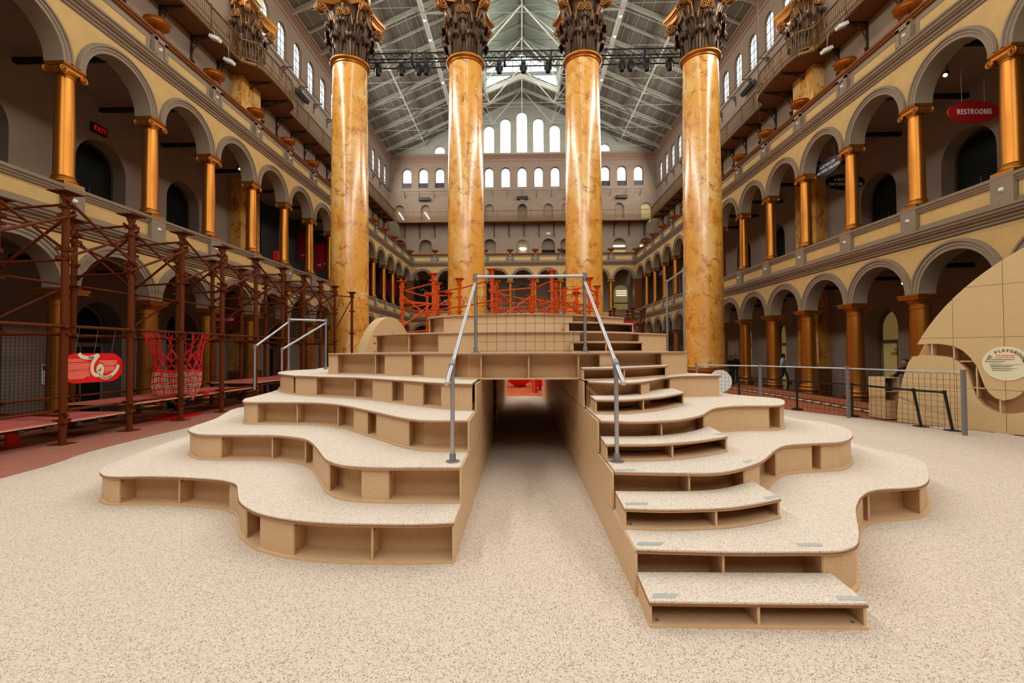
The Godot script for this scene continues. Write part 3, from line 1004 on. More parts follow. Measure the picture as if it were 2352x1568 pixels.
func far_wall() -> void:
	var w := structure("wall_far", "far end wall with round-headed windows, doors and a gable")
	w.transform = Transform3D(Basis(), Vector3(0, 0, -FARR))
	var b := MB.new()
	# ground and second floor
	for lv in [[0.0, 6.0, 0.0, 1.0, 3.0], [6.0, 12.5, 6.0, 0.9, 9.4]]:
		var xs := [-12.4, -8.3, -4.2, 0.0, 4.2, 8.3, 12.4]
		var x := -17.6
		for i in xs.size():
			var e: float = (xs[i] + xs[i + 1]) / 2 if i + 1 < xs.size() else 17.6
			b.arch_wall(x, e, lv[0], lv[1], -0.5, 0.0, xs[i], lv[3], lv[2], lv[4], 14)
			x = e
	part(w, "lower_wall", b, M.rear)
	# third and fourth floor doors
	b = MB.new()
	var xs3 := [-15.75, -12.4, -8.3, -4.2, 0.0, 3.3, 5.6, 8.9, 12.3, 15.7]
	for lv in [[12.5, 17.6, 12.5, 0.84, 15.45], [17.6, 22.4, 18.3, 0.62, 20.15]]:
		var x := -17.6
		for i in xs3.size():
			var e: float = (xs3[i] + xs3[i + 1]) / 2 if i + 1 < xs3.size() else 17.6
			b.arch_wall(x, e, lv[0], lv[1], -0.5, 0.0, xs3[i], lv[3], lv[2], lv[4], 14)
			x = e
	part(w, "middle_wall", b, M.upper)
	b = MB.new()
	b.span(Vector3(-17.6, 0, -0.9), Vector3(17.6, 22.4, -0.6))
	part(w, "backing", b, M.rear)
	# row of fifteen windows
	b = MB.new()
	var x := -17.6
	for i in range(-7, 8):
		var e := (i + 0.5) * 2.115 if i < 7 else 17.6
		b.arch_wall(x, e, 22.4, 27.1, -0.45, 0.0, i * 2.115, 0.61, 22.95, 24.9, 12)
		x = e
	part(w, "window_wall", b, M.upper)
	# gable
	b = MB.new()
	x = -17.6
	var tops := {-5: 27.75, -2: 30.3, -1: 31.2, 0: 32.05, 1: 31.2, 2: 30.3, 5: 27.75}
	var keys := [-5, -2, -1, 0, 1, 2, 5]
	for i in keys.size():
		var c: float = keys[i] * 2.115
		var e: float = (keys[i] + keys[i + 1]) / 2.0 * 2.115 if i + 1 < keys.size() else 17.6
		b.arch_wall(x, e, 27.1, 35.2, -0.45, 0.0, c, 0.66, 27.38, tops[keys[i]], 12)
		x = e
	part(w, "gable_wall", b, M.gable)
	b = MB.new()
	b.run_x(prof([[26.2, 0.0], [26.25, 0.06], [26.36, 0.06], [26.4, 0.02], [26.6, 0.02], [26.63, 0.1], [26.72, 0.12], [26.76, 0.22], [26.86, 0.25], [26.9, 0.38], [27.08, 0.42], [27.1, 0.0]]), -17.0, 17.0)
	part(w, "cornice", b, M.trim)
	# panes
	for i in range(-7, 8):
		var f := part(w, "window_frame", shared.frame, M.upper, Transform3D(Basis(), Vector3(i * 2.115, 22.95, -0.3)))
		part(f, "pane", shared.pane, M.glass)
		if absi(i) > 4:
			pbox(f, "blind", Vector3(0, 0.36, 0.06), Vector3(1.1, 0.72, 0.04), M.navy)
	for k in keys:
		var p := MB.new()
		var hh: float = tops[k] - 27.38
		var poly := PackedVector2Array([Vector2(-0.66, 0), Vector2(0.66, 0)])
		for j in 13:
			poly.append(Vector2(0.66 * cos(PI * j / 12), hh + 0.66 * sin(PI * j / 12)))
		p.plate(poly, -0.006, 0.006)
		part(w, "pane", p, M.glass, Transform3D(Basis(), Vector3(k * 2.115, 27.38, -0.3)))
	# door leaves of the upper floors
	for i in xs3.size():
		var cx: float = xs3[i]
		var lit := cx > 11.0
		if i != 4:
			pbox(w, "door_leaf", Vector3(cx, 13.7, -0.3), Vector3(1.7, 2.4, 0.06), M.glass_lit if lit else (M.trim if i in [1, 3] else M.glass_dark))
			pbox(w, "door_leaf", Vector3(cx, 19.2, -0.3), Vector3(1.26, 3.2, 0.06), M.glass_lit if i == 9 else (M.glass_dark if i in [4, 7] else M.rear))
		if lit:
			pbox(w, "transom", Vector3(cx, 14.95, -0.22), Vector3(1.7, 0.14, 0.08), M.iron)
			pbox(w, "lit_strip", Vector3(cx, 15.3, -0.28), Vector3(1.5, 0.16, 0.04), M.lamp_white)
	for cx in [12.4]:
		pbox(w, "lit_window", Vector3(cx, 8.1, -0.3), Vector3(1.8, 4.4, 0.05), M.glass_lit)
		pbox(w, "transom", Vector3(cx, 8.0, -0.25), Vector3(1.8, 0.12, 0.1), M.iron)
		for k in 3:
			pbox(w, "lit_strip", Vector3(cx + 0.1, 9.0 + 0.28 * k, -0.26), Vector3(1.3, 0.05, 0.04), M.lamp_white)
	for cx in [-15.75, -12.4]:
		pbox(w, "light_tube", Vector3(cx + 0.2, 19.4, -0.2), Vector3(0.09, 1.2, 0.06), M.lamp_white, Basis(Vector3.BACK, 0.6))
	for cx in [-12.5, -6.2, 0.0, 6.2, 12.6]:
		pbox(w, "line_speaker", Vector3(cx, 21.45, 0.2), Vector3(1.4, 0.38, 0.35), M.black)
	# rack of cables under the windows
	b = MB.new()
	b.span(Vector3(-15.5, 22.3, 0.5), Vector3(15.5, 22.34, 0.54))
	for i in 17:
		b.bar(Vector3(-15 + i * 1.87, 22.3, 0.5), Vector3(-15 + i * 1.87, 21.6, 0.02), 0.05, 0.05)
	part(w, "cable_run", b, M.iron)
	# black exhibition screens behind the far arcade
	var ex := thing("exhibition_screen", "black exhibition screens with scattered white tool shapes behind the far upper arcade", "screen", D(-9.0, 6.0, FARR - 0.4))
	pbox(ex, "board", Vector3(0.2, 2.5, 0), Vector3(9.6, 5.0, 0.1), M.dark_panel)
	var marks := MB.new()
	for i in 46:
		var p := Vector3(rng.randf_range(-4.2, 4.6), rng.randf_range(0.6, 4.8), 0.07)
		var a := rng.randf() * TAU
		var e := Vector3(cos(a), sin(a), 0) * rng.randf_range(0.1, 0.4)
		marks.bar(p - e, p + e, 0.02, rng.randf_range(0.03, 0.09))
		if i % 3 == 0:
			var g := Vector3(-e.y, e.x, 0) * 0.4
			marks.bar(p + e - g, p + e + g, 0.02, 0.05)
	part(ex, "white_shape", marks, M.white)

# ---------------------------------------------------------------- roof
func roof_y(x: float) -> float:
	return 34.5 - 0.4398 * absf(x)

func build_roof() -> void:
	var c := structure("ceiling", "grey panelled gable roof with rafters, purlins, tie rods and a glazed lantern")
	var lx := 4.3
	# outer skin, both slopes, kept off the lantern
	for s in [-1.0, 1.0]:
		var b := MB.new()
		for q in [[lx, 17.9, -22.9, 52.2], [0.0, 17.9, 52.2, 57.6]]:
			var p0 := D(s * q[0], roof_y(q[0]) + 0.12, q[2])
			var p1 := D(s * q[1], roof_y(q[1]) + 0.12, q[2])
			var p2 := D(s * q[1], roof_y(q[1]) + 0.12, q[3])
			var p3 := D(s * q[0], roof_y(q[0]) + 0.12, q[3])
			b.quad(p0, p1, p2, p3, Vector3.DOWN)
			var up := Vector3(0, 0.3, 0)
			b.quad(p0 + up, p1 + up, p2 + up, p3 + up, Vector3.UP)
		part(c, "roof_skin", b, M.roof_panel)
	# panels between the rafters
	var pl := 2.26
	var rest := MB.new()
	var slope := atan(0.4398)
	for s in [-1.0, 1.0]:
		for i in 14:
			var d0 := 56.9 - pl * (i + 1)
			var nx := 16
			var w0 := lx
			if d0 > 52.0:
				w0 = 0.0
				nx = 21
			for j in nx:
				var xa := w0 + (17.05 - w0) * j / nx
				var xb := w0 + (17.05 - w0) * (j + 1) / nx
				var xm := (xa + xb) / 2
				var wd := (xb - xa) / cos(slope)
				var cpt := D(s * xm, roof_y(xm) + 0.06 + rng.randf() * 0.006, d0 + pl / 2)
				var bs := Basis(Vector3.BACK, -s * slope)
				if i < 12 and i > 1:
					pbox(c, "roof_panel", cpt, Vector3(wd - 0.05, 0.05, pl - 0.02), M.roof_panel, bs)
				else:
					rest.box(cpt, Vector3(wd - 0.05, 0.05, pl - 0.02), bs)
	part(c, "roof_panel_rest", rest, M.roof_panel).set_meta("kind", "stuff")
	var under := MB.new()
	for s in [-1.0, 1.0]:
		for i in 14:
			var d0 := 56.9 - pl * (i + 1)
			var nx := 16
			var w0 := lx
			if d0 > 52.0:
				w0 = 0.0
				nx = 21
			for j in nx + 1:
				var xa := w0 + (17.05 - w0) * j / nx
				under.box(D(s * xa, roof_y(xa) + 0.05, d0 + pl / 2), Vector3(0.05, 0.08, pl), Basis(Vector3.BACK, -s * slope))
	part(c, "roof_batten", under, M.roof_batten).set_meta("kind", "stuff")
	# rafters
	for i in 15:
		var d := 56.9 - pl * (i + 0.0)
		var main := i % 2 == 1
		var h := 0.36 if main else 0.22
		for s in [-1.0, 1.0]:
			var xa := lx if d < 52.0 else 0.0
			var b := MB.new()
			var p := D(s * xa, roof_y(xa) - h / 2, d)
			var q := D(s * 17.0, roof_y(17.0) - h / 2, d)
			b.bar(p, q, 0.06, h)
			b.bar(p - Vector3(0, h / 2, 0), q - Vector3(0, h / 2, 0), 0.2 if main else 0.13, 0.035)
			part(c, "rafter", b, M.steel_white)
	# purlins running the length of the hall
	for s in [-1.0, 1.0]:
		var b := MB.new()
		b.bar(D(s * 8.3, roof_y(8.3) - 0.55, 56.8), D(s * 8.3, roof_y(8.3) - 0.55, 4), 0.34, 0.4)
		part(c, "purlin", b, M.steel_white)
		b = MB.new()
		b.tube(D(s * 12.4, roof_y(12.4) - 0.6, 56.8), D(s * 12.4, roof_y(12.4) - 0.6, 4), 0.09, 8)
		part(c, "purlin", b, M.steel_white)
		b = MB.new()
		b.bar(D(s * lx, roof_y(lx) - 0.25, 52.2), D(s * lx, roof_y(lx) - 0.25, -22.4), 0.25, 0.5)
		part(c, "lantern_curb", b, M.steel_white)
	# trusses: struts and tie rods
	for i in 8:
		var d := 54.64 - pl * 2 * i
		var b := MB.new()
		for s in [-1.0, 1.0]:
			var n1 := D(s * 8.3, roof_y(8.3) - 0.75, d)
			var n2 := D(s * 12.4, roof_y(12.4) - 0.7, d)
			var ev := D(s * 16.9, roof_y(17) - 0.35, d)
			b.tube(ev, n2, 0.035, 6)
			b.tube(n2, n1, 0.03, 6)
			b.tube(n2, D(s * 8.9, roof_y(8.9) - 0.1, d), 0.028, 6)
			b.tube(n2, D(s * 14.2, roof_y(14.2) - 0.1, d), 0.035, 6)
			b.tube(n1, D(s * 5.0, roof_y(5.0) - 0.3, d), 0.045, 6)
			b.tube(n1, D(s * 3.9, 29.4 + 1.0, d), 0.035, 6)
			b.tube(D(s * 3.6, 30.0, d), D(0, 34.2, d), 0.06, 6)
			b.tube(D(s * 3.6, 30.0, d), D(s * 4.5, roof_y(4.5), d), 0.05, 6)
			b.tube(D(s * 3.6, 30.0, d), D(s * 5.2, roof_y(5.2), d), 0.05, 6)
			b.tube(D(s * 3.6, 30.0, d), n1, 0.045, 6)
			for q in [n1, n2]:
				b.box(q, Vector3(0.35, 0.22, 0.2))
		b.tube(D(-8.3, roof_y(8.3) - 0.85, d), D(8.3, roof_y(8.3) - 0.85, d), 0.022, 5)
		b.tube(D(0, 34.2, d), D(0, 28.6, d), 0.035, 6)
		b.tube(D(-16.9, 27.05, d), D(16.9, 27.05, d), 0.016, 5)
		part(c, "roof_truss", b, M.steel_white)
	# glazed lantern
	var yb := roof_y(lx)
	var b2 := MB.new()
	for s in [-1.0, 1.0]:
		b2.quad(D(0, 37.5, -22.8), D(s * 4.9, 35.35, -22.8), D(s * 4.9, 35.35, 52.4), D(0, 37.5, 52.4), Vector3.DOWN)
		b2.quad(D(0, 37.7, -22.8), D(s * 4.9, 35.55, -22.8), D(s * 4.9, 35.55, 52.4), D(0, 37.7, 52.4), Vector3.UP)
	part(c, "lantern_roof", b2, M.roof_green)
	b2 = MB.new()
	for i in 14:
		var d := 50.0 - 2.2 * i
		for s in [-1.0, 1.0]:
			b2.bar(D(0, 37.3, d), D(s * 4.6, 35.3, d), 0.12, 0.26)
	for i in 24:
		var d := 51.6 - 1.1 * i
		for s in [-1.0, 1.0]:
			b2.bar(D(s * (0.3 + 0.0), 37.3, d), D(s * 4.6, 35.43, d), 0.03, 0.04)
	b2.bar(D(0, 37.35, 52), D(0, 37.35, 0), 0.22, 0.3)
	for s in [-1.0, 1.0]:
		for i in 12:
			var d := 49.0 - 4.52 * i
			b2.tube(D(0, 36.9, d), D(s * 3.6, 33.6, d), 0.05, 6)
			b2.tube(D(s * 3.6, 33.6, d), D(s * 4.3, 35.2, d), 0.05, 6)
		b2.tube(D(-4.3, 33.2, 49 - 4.52), D(4.3, 33.2, 49 - 4.52), 0.03, 5)
	part(c, "lantern_frame", b2, M.steel_white)
	# lantern sides: sills, heads, posts, panes
	for s in [-1.0, 1.0]:
		b2 = MB.new()
		b2.span(D(s * 4.28, yb - 0.2, -22.8), D(s * 4.45, yb + 0.35, 52.2))
		b2.span(D(s * 4.28, 35.0, -22.8), D(s * 4.45, 35.5, 52.2))
		for i in 34:
			b2.span(D(s * 4.28, yb, 52.1 - 2.2 * i), D(s * 4.45, 35.2, 52.0 - 2.2 * i))
		part(c, "lantern_side", b2, M.steel_white)
		b2 = MB.new()
		b2.span(D(s * 4.36, yb + 0.3, -22.8), D(s * 4.37, 35.05, 52.2))
		part(c, "lantern_pane", b2, M.glass)
	# lantern end wall with large panes
	b2 = MB.new()
	for s in [-1.0, 1.0]:
		b2.bar(D(0, 34.35, 52.2), D(s * 4.4, roof_y(4.4) - 0.1, 52.2), 0.3, 0.55)
		b2.bar(D(0, 37.2, 52.2), D(s * 4.5, 35.25, 52.2), 0.25, 0.35)
		b2.bar(D(s * 4.25, 32.3, 52.2), D(s * 4.25, 35.3, 52.2), 0.35, 0.3)
		for x in [1.05, 2.1]:
			b2.bar(D(s * x, roof_y(x), 52.15), D(s * x, 37.2 - 0.43 * x, 52.15), 0.07, 0.07)
	b2.bar(D(0, 34.3, 52.15), D(0, 37.2, 52.15), 0.22, 0.12)
	part(c, "lantern_end_frame", b2, M.steel_white)
	b2 = MB.new()
	b2.bar(D(-4.1, 34.75, 52.4), D(4.1, 34.75, 52.4), 0.12, 0.42)
	part(c, "lantern_end_beam", b2, M.roof_green)
	b2 = MB.new()
	b2.quad(D(-4.2, 32.7, 52.25), D(0, 34.4, 52.25), D(0, 37.2, 52.25), D(-4.2, 35.3, 52.25), Vector3.BACK)
	b2.quad(D(4.2, 32.7, 52.25), D(0, 34.4, 52.25), D(0, 37.2, 52.25), D(4.2, 35.3, 52.25), Vector3.BACK)
	part(c, "lantern_pane", b2, M.glass)
	# spotlights along the purlins
	for s in [-1.0, 1.0]:
		for d in [34.5, 37.2, 39.6, 42.5, 46.0]:
			var o := thing("roof_spotlight", "small lit spotlight on the long roof beam over the %s side" % ("right" if s > 0 else "left"), "spotlight", D(s * 8.25, roof_y(8.3) - 0.8, d), "roof spotlights, %s beam" % ("right" if s > 0 else "left"))
			var b := MB.new()
			b.lathe([Vector2(0, 0.1), Vector2(0.1, 0.1), Vector2(0.13, -0.12)], 12)
			part(o, "housing", b, M.steel_white)
			b = MB.new()
			b.lathe([Vector2(0, -0.13), Vector2(0.12, -0.11)], 12)
			part(o, "lens", b, M.lamp if d < 45 else M.lamp_white)

# ---------------------------------------------------------------- giant columns
func leaf_mesh(h: float, w: float, curl: float) -> Mesh:
	# an acanthus leaf standing at radius 0, growing up and curling out along +z
	var b := MB.new()
	var nu := 14
	var nv := 14
	var pz := [0.02, 0.03, 0.05, 0.09, 0.16, 0.27, 0.39, 0.47, 0.50, 0.47, 0.41]
	var py := [0.0, 0.2, 0.4, 0.6, 0.77, 0.9, 0.955, 0.93, 0.85, 0.76, 0.72]
	var pt := func(u: float, t: float) -> Vector3:
		var f := t * 10.0
		var i := mini(int(f), 9)
		var y := h * lerpf(py[i], py[i + 1], f - i)
		var z := curl * lerpf(pz[i], pz[i + 1], f - i)
		var wd := w * (0.70 + 0.34 * sin(minf(t * 1.25, 1.0) * PI * 0.62)) * (1.0 - 0.3 * pow(t, 6))
		var lob := 1.0 - 0.16 * absf(sin(t * PI * 5.5)) * smoothstep(0.45, 1.0, absf(u))
		z += 0.03 * cos(u * 11.0) + 0.05 * (1.0 - absf(u)) - 0.10 * u * u * t
		y -= 0.10 * u * u * smoothstep(0.5, 0.9, t)
		return Vector3(u * wd * 0.5 * lob, y, z)
	for i in nu:
		for j in nv:
			var u0 := -1.0 + 2.0 * i / nu
			var u1 := -1.0 + 2.0 * (i + 1) / nu
			var t0 := float(j) / nv
			var t1 := float(j + 1) / nv
			b.quad(pt.call(u0, t0), pt.call(u1, t0), pt.call(u1, t1), pt.call(u0, t1), Vector3(0, 0.5, 1) if t0 < 0.75 else Vector3(0, -0.2, 1))
	return b.mesh()

func capital_on(parent: Node3D, at: Vector3, flat: bool) -> void:
	# foliate capital: bell, two rows of leaves, scrolls, hollow-sided abacus with flowers
	if not shared.has("leaf_low"):
		shared["leaf_low"] = leaf_mesh(1.22, 0.74, 1.0)
		shared["leaf_high"] = leaf_mesh(1.25, 0.72, 1.05)
		var b := MB.new()
		b.lathe([Vector2(0.92, 0.0), Vector2(0.90, 1.0), Vector2(0.95, 1.8), Vector2(1.08, 2.5), Vector2(1.2, 2.85), Vector2(1.25, 2.9)], 32)
		shared["bell"] = b.mesh()
		# abacus with hollow sides
		b = MB.new()
		for lay in [[2.86, 3.18, 1.00], [3.18, 3.30, 1.05], [3.30, 3.52, 1.12]]:
			var poly := PackedVector2Array()
			for s in 4:
				var r := Basis(Vector3.UP, PI / 2 * s)
				for i in 13:
					var t := -1.0 + 2.0 * i / 12.0
					var p := r * Vector3(1.46 * t, 0, (1.10 + 0.36 * t * t))
					poly.append(Vector2(p.x, p.z) * lay[2])
			b.slab(poly, lay[0], lay[1])
		shared["abacus"] = b.mesh()
		# corner scroll pair
		b = MB.new()
		var sp := spiral(1.42, 2.52, 0.29, 2.3, 0.0, -1.0)
		for zz in [-0.13, 0.13]:
			var o := []
			for i in 7:
				var t := i / 6.0
				o.append(Vector3(0.92 + 0.50 * t * t, 1.75 + 1.06 * pow(t, 0.8), zz * 0.8))
			for p in sp:
				o.append(Vector3(p.x, p.y, zz + signf(zz) * p.z * 0.6))
			b.path(o, 0.045, 6)
		var c := MB.new()
		c.lathe([Vector2(0, -0.1), Vector2(0.25, -0.1), Vector2(0.25, 0.1), Vector2(0, 0.1)], 18)
		var rot := Basis(Vector3.RIGHT, PI / 2)
		for i in c.v.size():
			b.v.append(rot * c.v[i] + Vector3(1.42, 2.52, 0))
			b.n.append(rot * c.n[i])
		shared["corner_scroll"] = b.mesh()
		# small inner scrolls, facing +z
		b = MB.new()
		for s in [-1.0, 1.0]:
			var o := []
			for i in 6:
				var t := i / 5.0
				o.append(Vector3(s * (0.52 - 0.22 * t * t), 1.7 + 0.98 * t, 1.02 + 0.08 * t))
			for p in spiral(s * 0.22, 2.44, 0.24, 2.0, 0.0, s):
				o.append(Vector3(p.x, p.y, 1.12 + p.z * 0.4))
			b.path(o, 0.04, 6)
		shared["inner_scroll"] = b.mesh()
		# abacus flower
		b = MB.new()
		for i in 8:
			var a := TAU * i / 8
			var e := Vector3(cos(a), sin(a), 0)
			b.tube(e * 0.05, e * 0.26 + Vector3(0, 0, 0.05), 0.05, 5, 0.085)
		b.tube(Vector3(0, 0, 0), Vector3(0, 0, 0.17), 0.11, 8, 0.07)
		b.tube(Vector3(0, -0.3, 0.0), Vector3(0, -0.62, -0.02), 0.08, 6, 0.05)
		shared["flower"] = b.mesh()
	var c := Node3D.new()
	c.name = "capital"
	parent.add_child(c, true)
	c.position = at
	var sides := [0, 1, 3] if flat else [0, 1, 2, 3]
	if flat:
		c.scale = Vector3(1.0, 1.0, 0.62)
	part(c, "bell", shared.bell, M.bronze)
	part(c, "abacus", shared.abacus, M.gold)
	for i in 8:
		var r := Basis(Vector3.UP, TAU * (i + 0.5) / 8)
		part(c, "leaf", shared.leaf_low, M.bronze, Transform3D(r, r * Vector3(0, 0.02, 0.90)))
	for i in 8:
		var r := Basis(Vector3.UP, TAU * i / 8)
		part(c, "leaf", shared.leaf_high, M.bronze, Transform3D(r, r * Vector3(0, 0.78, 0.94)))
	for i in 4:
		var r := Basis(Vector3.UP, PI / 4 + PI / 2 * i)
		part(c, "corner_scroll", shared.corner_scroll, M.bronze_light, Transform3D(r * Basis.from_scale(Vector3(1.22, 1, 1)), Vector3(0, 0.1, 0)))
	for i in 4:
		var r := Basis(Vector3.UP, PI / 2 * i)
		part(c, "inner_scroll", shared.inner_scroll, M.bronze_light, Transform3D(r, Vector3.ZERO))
		part(c, "flower", shared.flower, M.bronze_light, Transform3D(r, r * Vector3(0, 3.2, 1.18)))

func build_columns() -> void:
	var b := MB.new()
	b.lathe([Vector2(0, 0), Vector2(1.45, 0), Vector2(1.45, 0), Vector2(1.45, 0.25), Vector2(1.45, 0.25), Vector2(1.38, 0.27), Vector2(1.42, 0.38), Vector2(1.40, 0.5), Vector2(1.28, 0.56), Vector2(1.22, 0.64), Vector2(1.24, 0.72), Vector2(1.32, 0.76), Vector2(1.32, 0.86), Vector2(1.24, 0.92), Vector2(1.16, 0.94), Vector2(1.16, 1.0)], 48)
	var base := b.mesh()
	b = MB.new()
	b.lathe([Vector2(1.13, 1.0), Vector2(1.095, 1.15), Vector2(1.09, 6.0), Vector2(1.065, 11.0), Vector2(1.02, 16.0), Vector2(0.985, 18.9)], 64)
	var shaft := b.mesh()
	b = MB.new()
	b.lathe([Vector2(0.985, 18.88), Vector2(1.04, 18.92), Vector2(1.04, 19.0), Vector2(1.07, 19.02), Vector2(1.14, 19.06), Vector2(1.17, 19.13), Vector2(1.14, 19.21), Vector2(1.04, 19.26), Vector2(0.95, 19.28)], 48)
	var ring := b.mesh()
	var lab := ["with a window's bright streak down its left edge", "rising behind the orange scaffold's left half", "rising behind the orange scaffold's right half", "beside the wire fence"]
	var sp := 6.97
	for i in 4:
		var x := (i - 1.5) * sp + 0.02
		var o := thing("giant_column", "giant amber marbled column with bronze foliate capital, " + lab[i], "column", D(x, 0, ROW))
		part(o, "base", base, M.gold)
		part(o, "shaft", shaft, M.marble)
		part(o, "neck_ring", ring, M.gold)
		capital_on(o, Vector3(0, 19.25, 0), false)
	# transverse arches carried by the columns
	var w := structure("wall_arches", "transverse wall on round arches above the giant columns")
	var xs := [-RW - 0.2, -1.5 * sp, -0.5 * sp, 0.5 * sp, 1.5 * sp, RW + 0.2]
	for i in xs.size() - 1:
		var a: float = xs[i]
		var e: float = xs[i + 1]
		var m := (a + e) / 2
		var r := (e - a) / 2 - 0.95
		b = MB.new()
		b.arch_wall(a, e, 22.77, 28.4, -0.75, 0.75, m, r + 0.09, 22.77, 23.5, 24)
		part(w, "spandrel", b, M.gable, Transform3D(Basis(), Vector3(0, 0, -ROW)))
		b = MB.new()
		b.arch_ring(r, r + 0.18, -0.82, 0.82, 23.5, 20.0, 28, m)
		b.arch_ring(r + 0.18, r + 0.42, -0.78, 0.78, 23.5, 20.0, 28, m)
		part(w, "archivolt", b, M.cream, Transform3D(Basis(), Vector3(0, 0, -ROW)))

# ---------------------------------------------------------------- iron balconies
func build_balconies() -> void:
	# bracket, root at the wall (z = 0), reaching to +z
	var bk := MB.new()
	bk.span(Vector3(-0.04, -0.07, 0), Vector3(0.04, 0.0, 1.05))
	bk.span(Vector3(-0.05, -1.5, 0), Vector3(0.05, 0.0, 0.08))
	var arc := []
	for i in 11:
		var t := PI / 2 * i / 10
		arc.append(Vector3(0, -1.15 + 1.05 * sin(t), 0.06 + 0.9 * (1 - cos(t))))
	bk.path(arc, 0.035, 5)
	bk.path(rot_yz(spiral(0.28, -0.28, 0.18, 1.7, 0.0, 1.0)), 0.03, 5)
	bk.path(rot_yz(spiral(0.62, -0.16, 0.1, 1.5, 0.0, 1.0)), 0.025, 5)
	bk.path(rot_yz(spiral(0.12, -1.35, 0.1, 1.5, 0.0, 1.0)), 0.03, 5)
	bk.tube(Vector3(0, -1.45, 0.1), Vector3(0, -1.75, 0.12), 0.07, 6, 0.03)
	var bkm := bk.mesh()
	for s in [-1.0, 1.0]:
		var side := "right" if s > 0 else "left"
		var o := thing("iron_balcony", "bronze-brown iron balcony with openwork railing along the upper %s wall" % side, "balcony")
		# edge line: depth -> overhang
		var edge := []
		var d := 10.0
		while d <= 55.6:
			edge.append(Vector2(balcony_reach(d), d))
			d += 0.4 if absf(d - 26.9) < 4.0 else 1.2
		balcony_run(o, edge, func(q: Vector2) -> Vector3: return D(s * (RW - q.x), 0, q.y), func(q: Vector2) -> Vector3: return D(s * RW, 0, q.y))
		for k in 22:
			var bd := 12.3 + 2.0 * k
			if bd > 55.5:
				continue
			var reach := balcony_reach(bd)
			part(o, "bracket", bkm, M.iron, Transform3D(Basis(Vector3(0, 0, 1) * s, Vector3.UP, Vector3(-s, 0, 0) * (reach / 1.15)), D(s * RW, 18.2, bd)))
	var f := thing("iron_balcony", "bronze-brown iron balcony with thin railing across the far end wall", "balcony")
	var e2 := []
	for i in 31:
		e2.append(Vector2(1.25, -15.8 + 31.6 * i / 30.0))
	balcony_run(f, e2, func(q: Vector2) -> Vector3: return D(q.y, 0, FARR - q.x), func(q: Vector2) -> Vector3: return D(q.y, 0, FARR))
	for k in 17:
		part(f, "bracket", bkm, M.iron, Transform3D(Basis(), D(-15.0 + 1.9 * k, 18.2, FARR)))

func balcony_reach(d: float) -> float:
	var t := absf(d - 26.9) / 2.45
	return 1.25 if t >= 1.0 else 1.25 + 0.85 * sqrt(sqrt(1.0 - pow(t, 3.0)))

func balcony_run(o: Node3D, edge: Array, outer: Callable, inner: Callable) -> void:
	var b := MB.new()
	var up := Vector3.UP
	for i in edge.size() - 1:
		var a: Vector3 = outer.call(edge[i])
		var e: Vector3 = outer.call(edge[i + 1])
		var ai: Vector3 = inner.call(edge[i])
		var ei: Vector3 = inner.call(edge[i + 1])
		b.quad(a + up * 18.2, e + up * 18.2, ei + up * 18.2, ai + up * 18.2, Vector3.DOWN)
		b.quad(a + up * 18.36, e + up * 18.36, ei + up * 18.36, ai + up * 18.36, Vector3.UP)
		b.quad(a + up * 18.2, e + up * 18.2, e + up * 18.36, a + up * 18.36, a - ai)
	part(o, "deck", b, M.soffit)
	b = MB.new()
	var teeth := MB.new()
	var balusters := MB.new()
	for i in edge.size() - 1:
		var a: Vector3 = outer.call(edge[i])
		var e: Vector3 = outer.call(edge[i + 1])
		b.bar(a + up * 19.5, e + up * 19.5, 0.07, 0.06)
		b.bar(a + up * 18.48, e + up * 18.48, 0.05, 0.05)
		b.bar(a + up * 18.8, e + up * 18.8, 0.03, 0.03)
		b.bar(a + up * 18.27, e + up * 18.27, 0.06, 0.14)
		var ln := a.distance_to(e)
		var n := maxi(1, int(round(ln / 0.15)))
		var out := (a - inner.call(edge[i])).normalized() as Vector3
		for k in n:
			var p := a.lerp(e, (k + 0.5) / n)
			balusters.bar(p + up * 18.4 , p + up * 18.85 + out * 0.07, 0.022, 0.022)
			balusters.bar(p + up * 18.85 + out * 0.07, p + up * 19.5, 0.022, 0.022)
			teeth.box(p + up * 18.16, Vector3(0.05, 0.08, 0.05))
		if i % 2 == 0:
			b.bar(a + up * 18.4, a + up * 19.62, 0.06, 0.06)
	part(o, "handrail", b, M.iron_gilt)
	part(o, "baluster_row", balusters, M.iron_gilt).set_meta("kind", "stuff")
	part(o, "tooth_moulding", teeth, M.iron_gilt).set_meta("kind", "stuff")

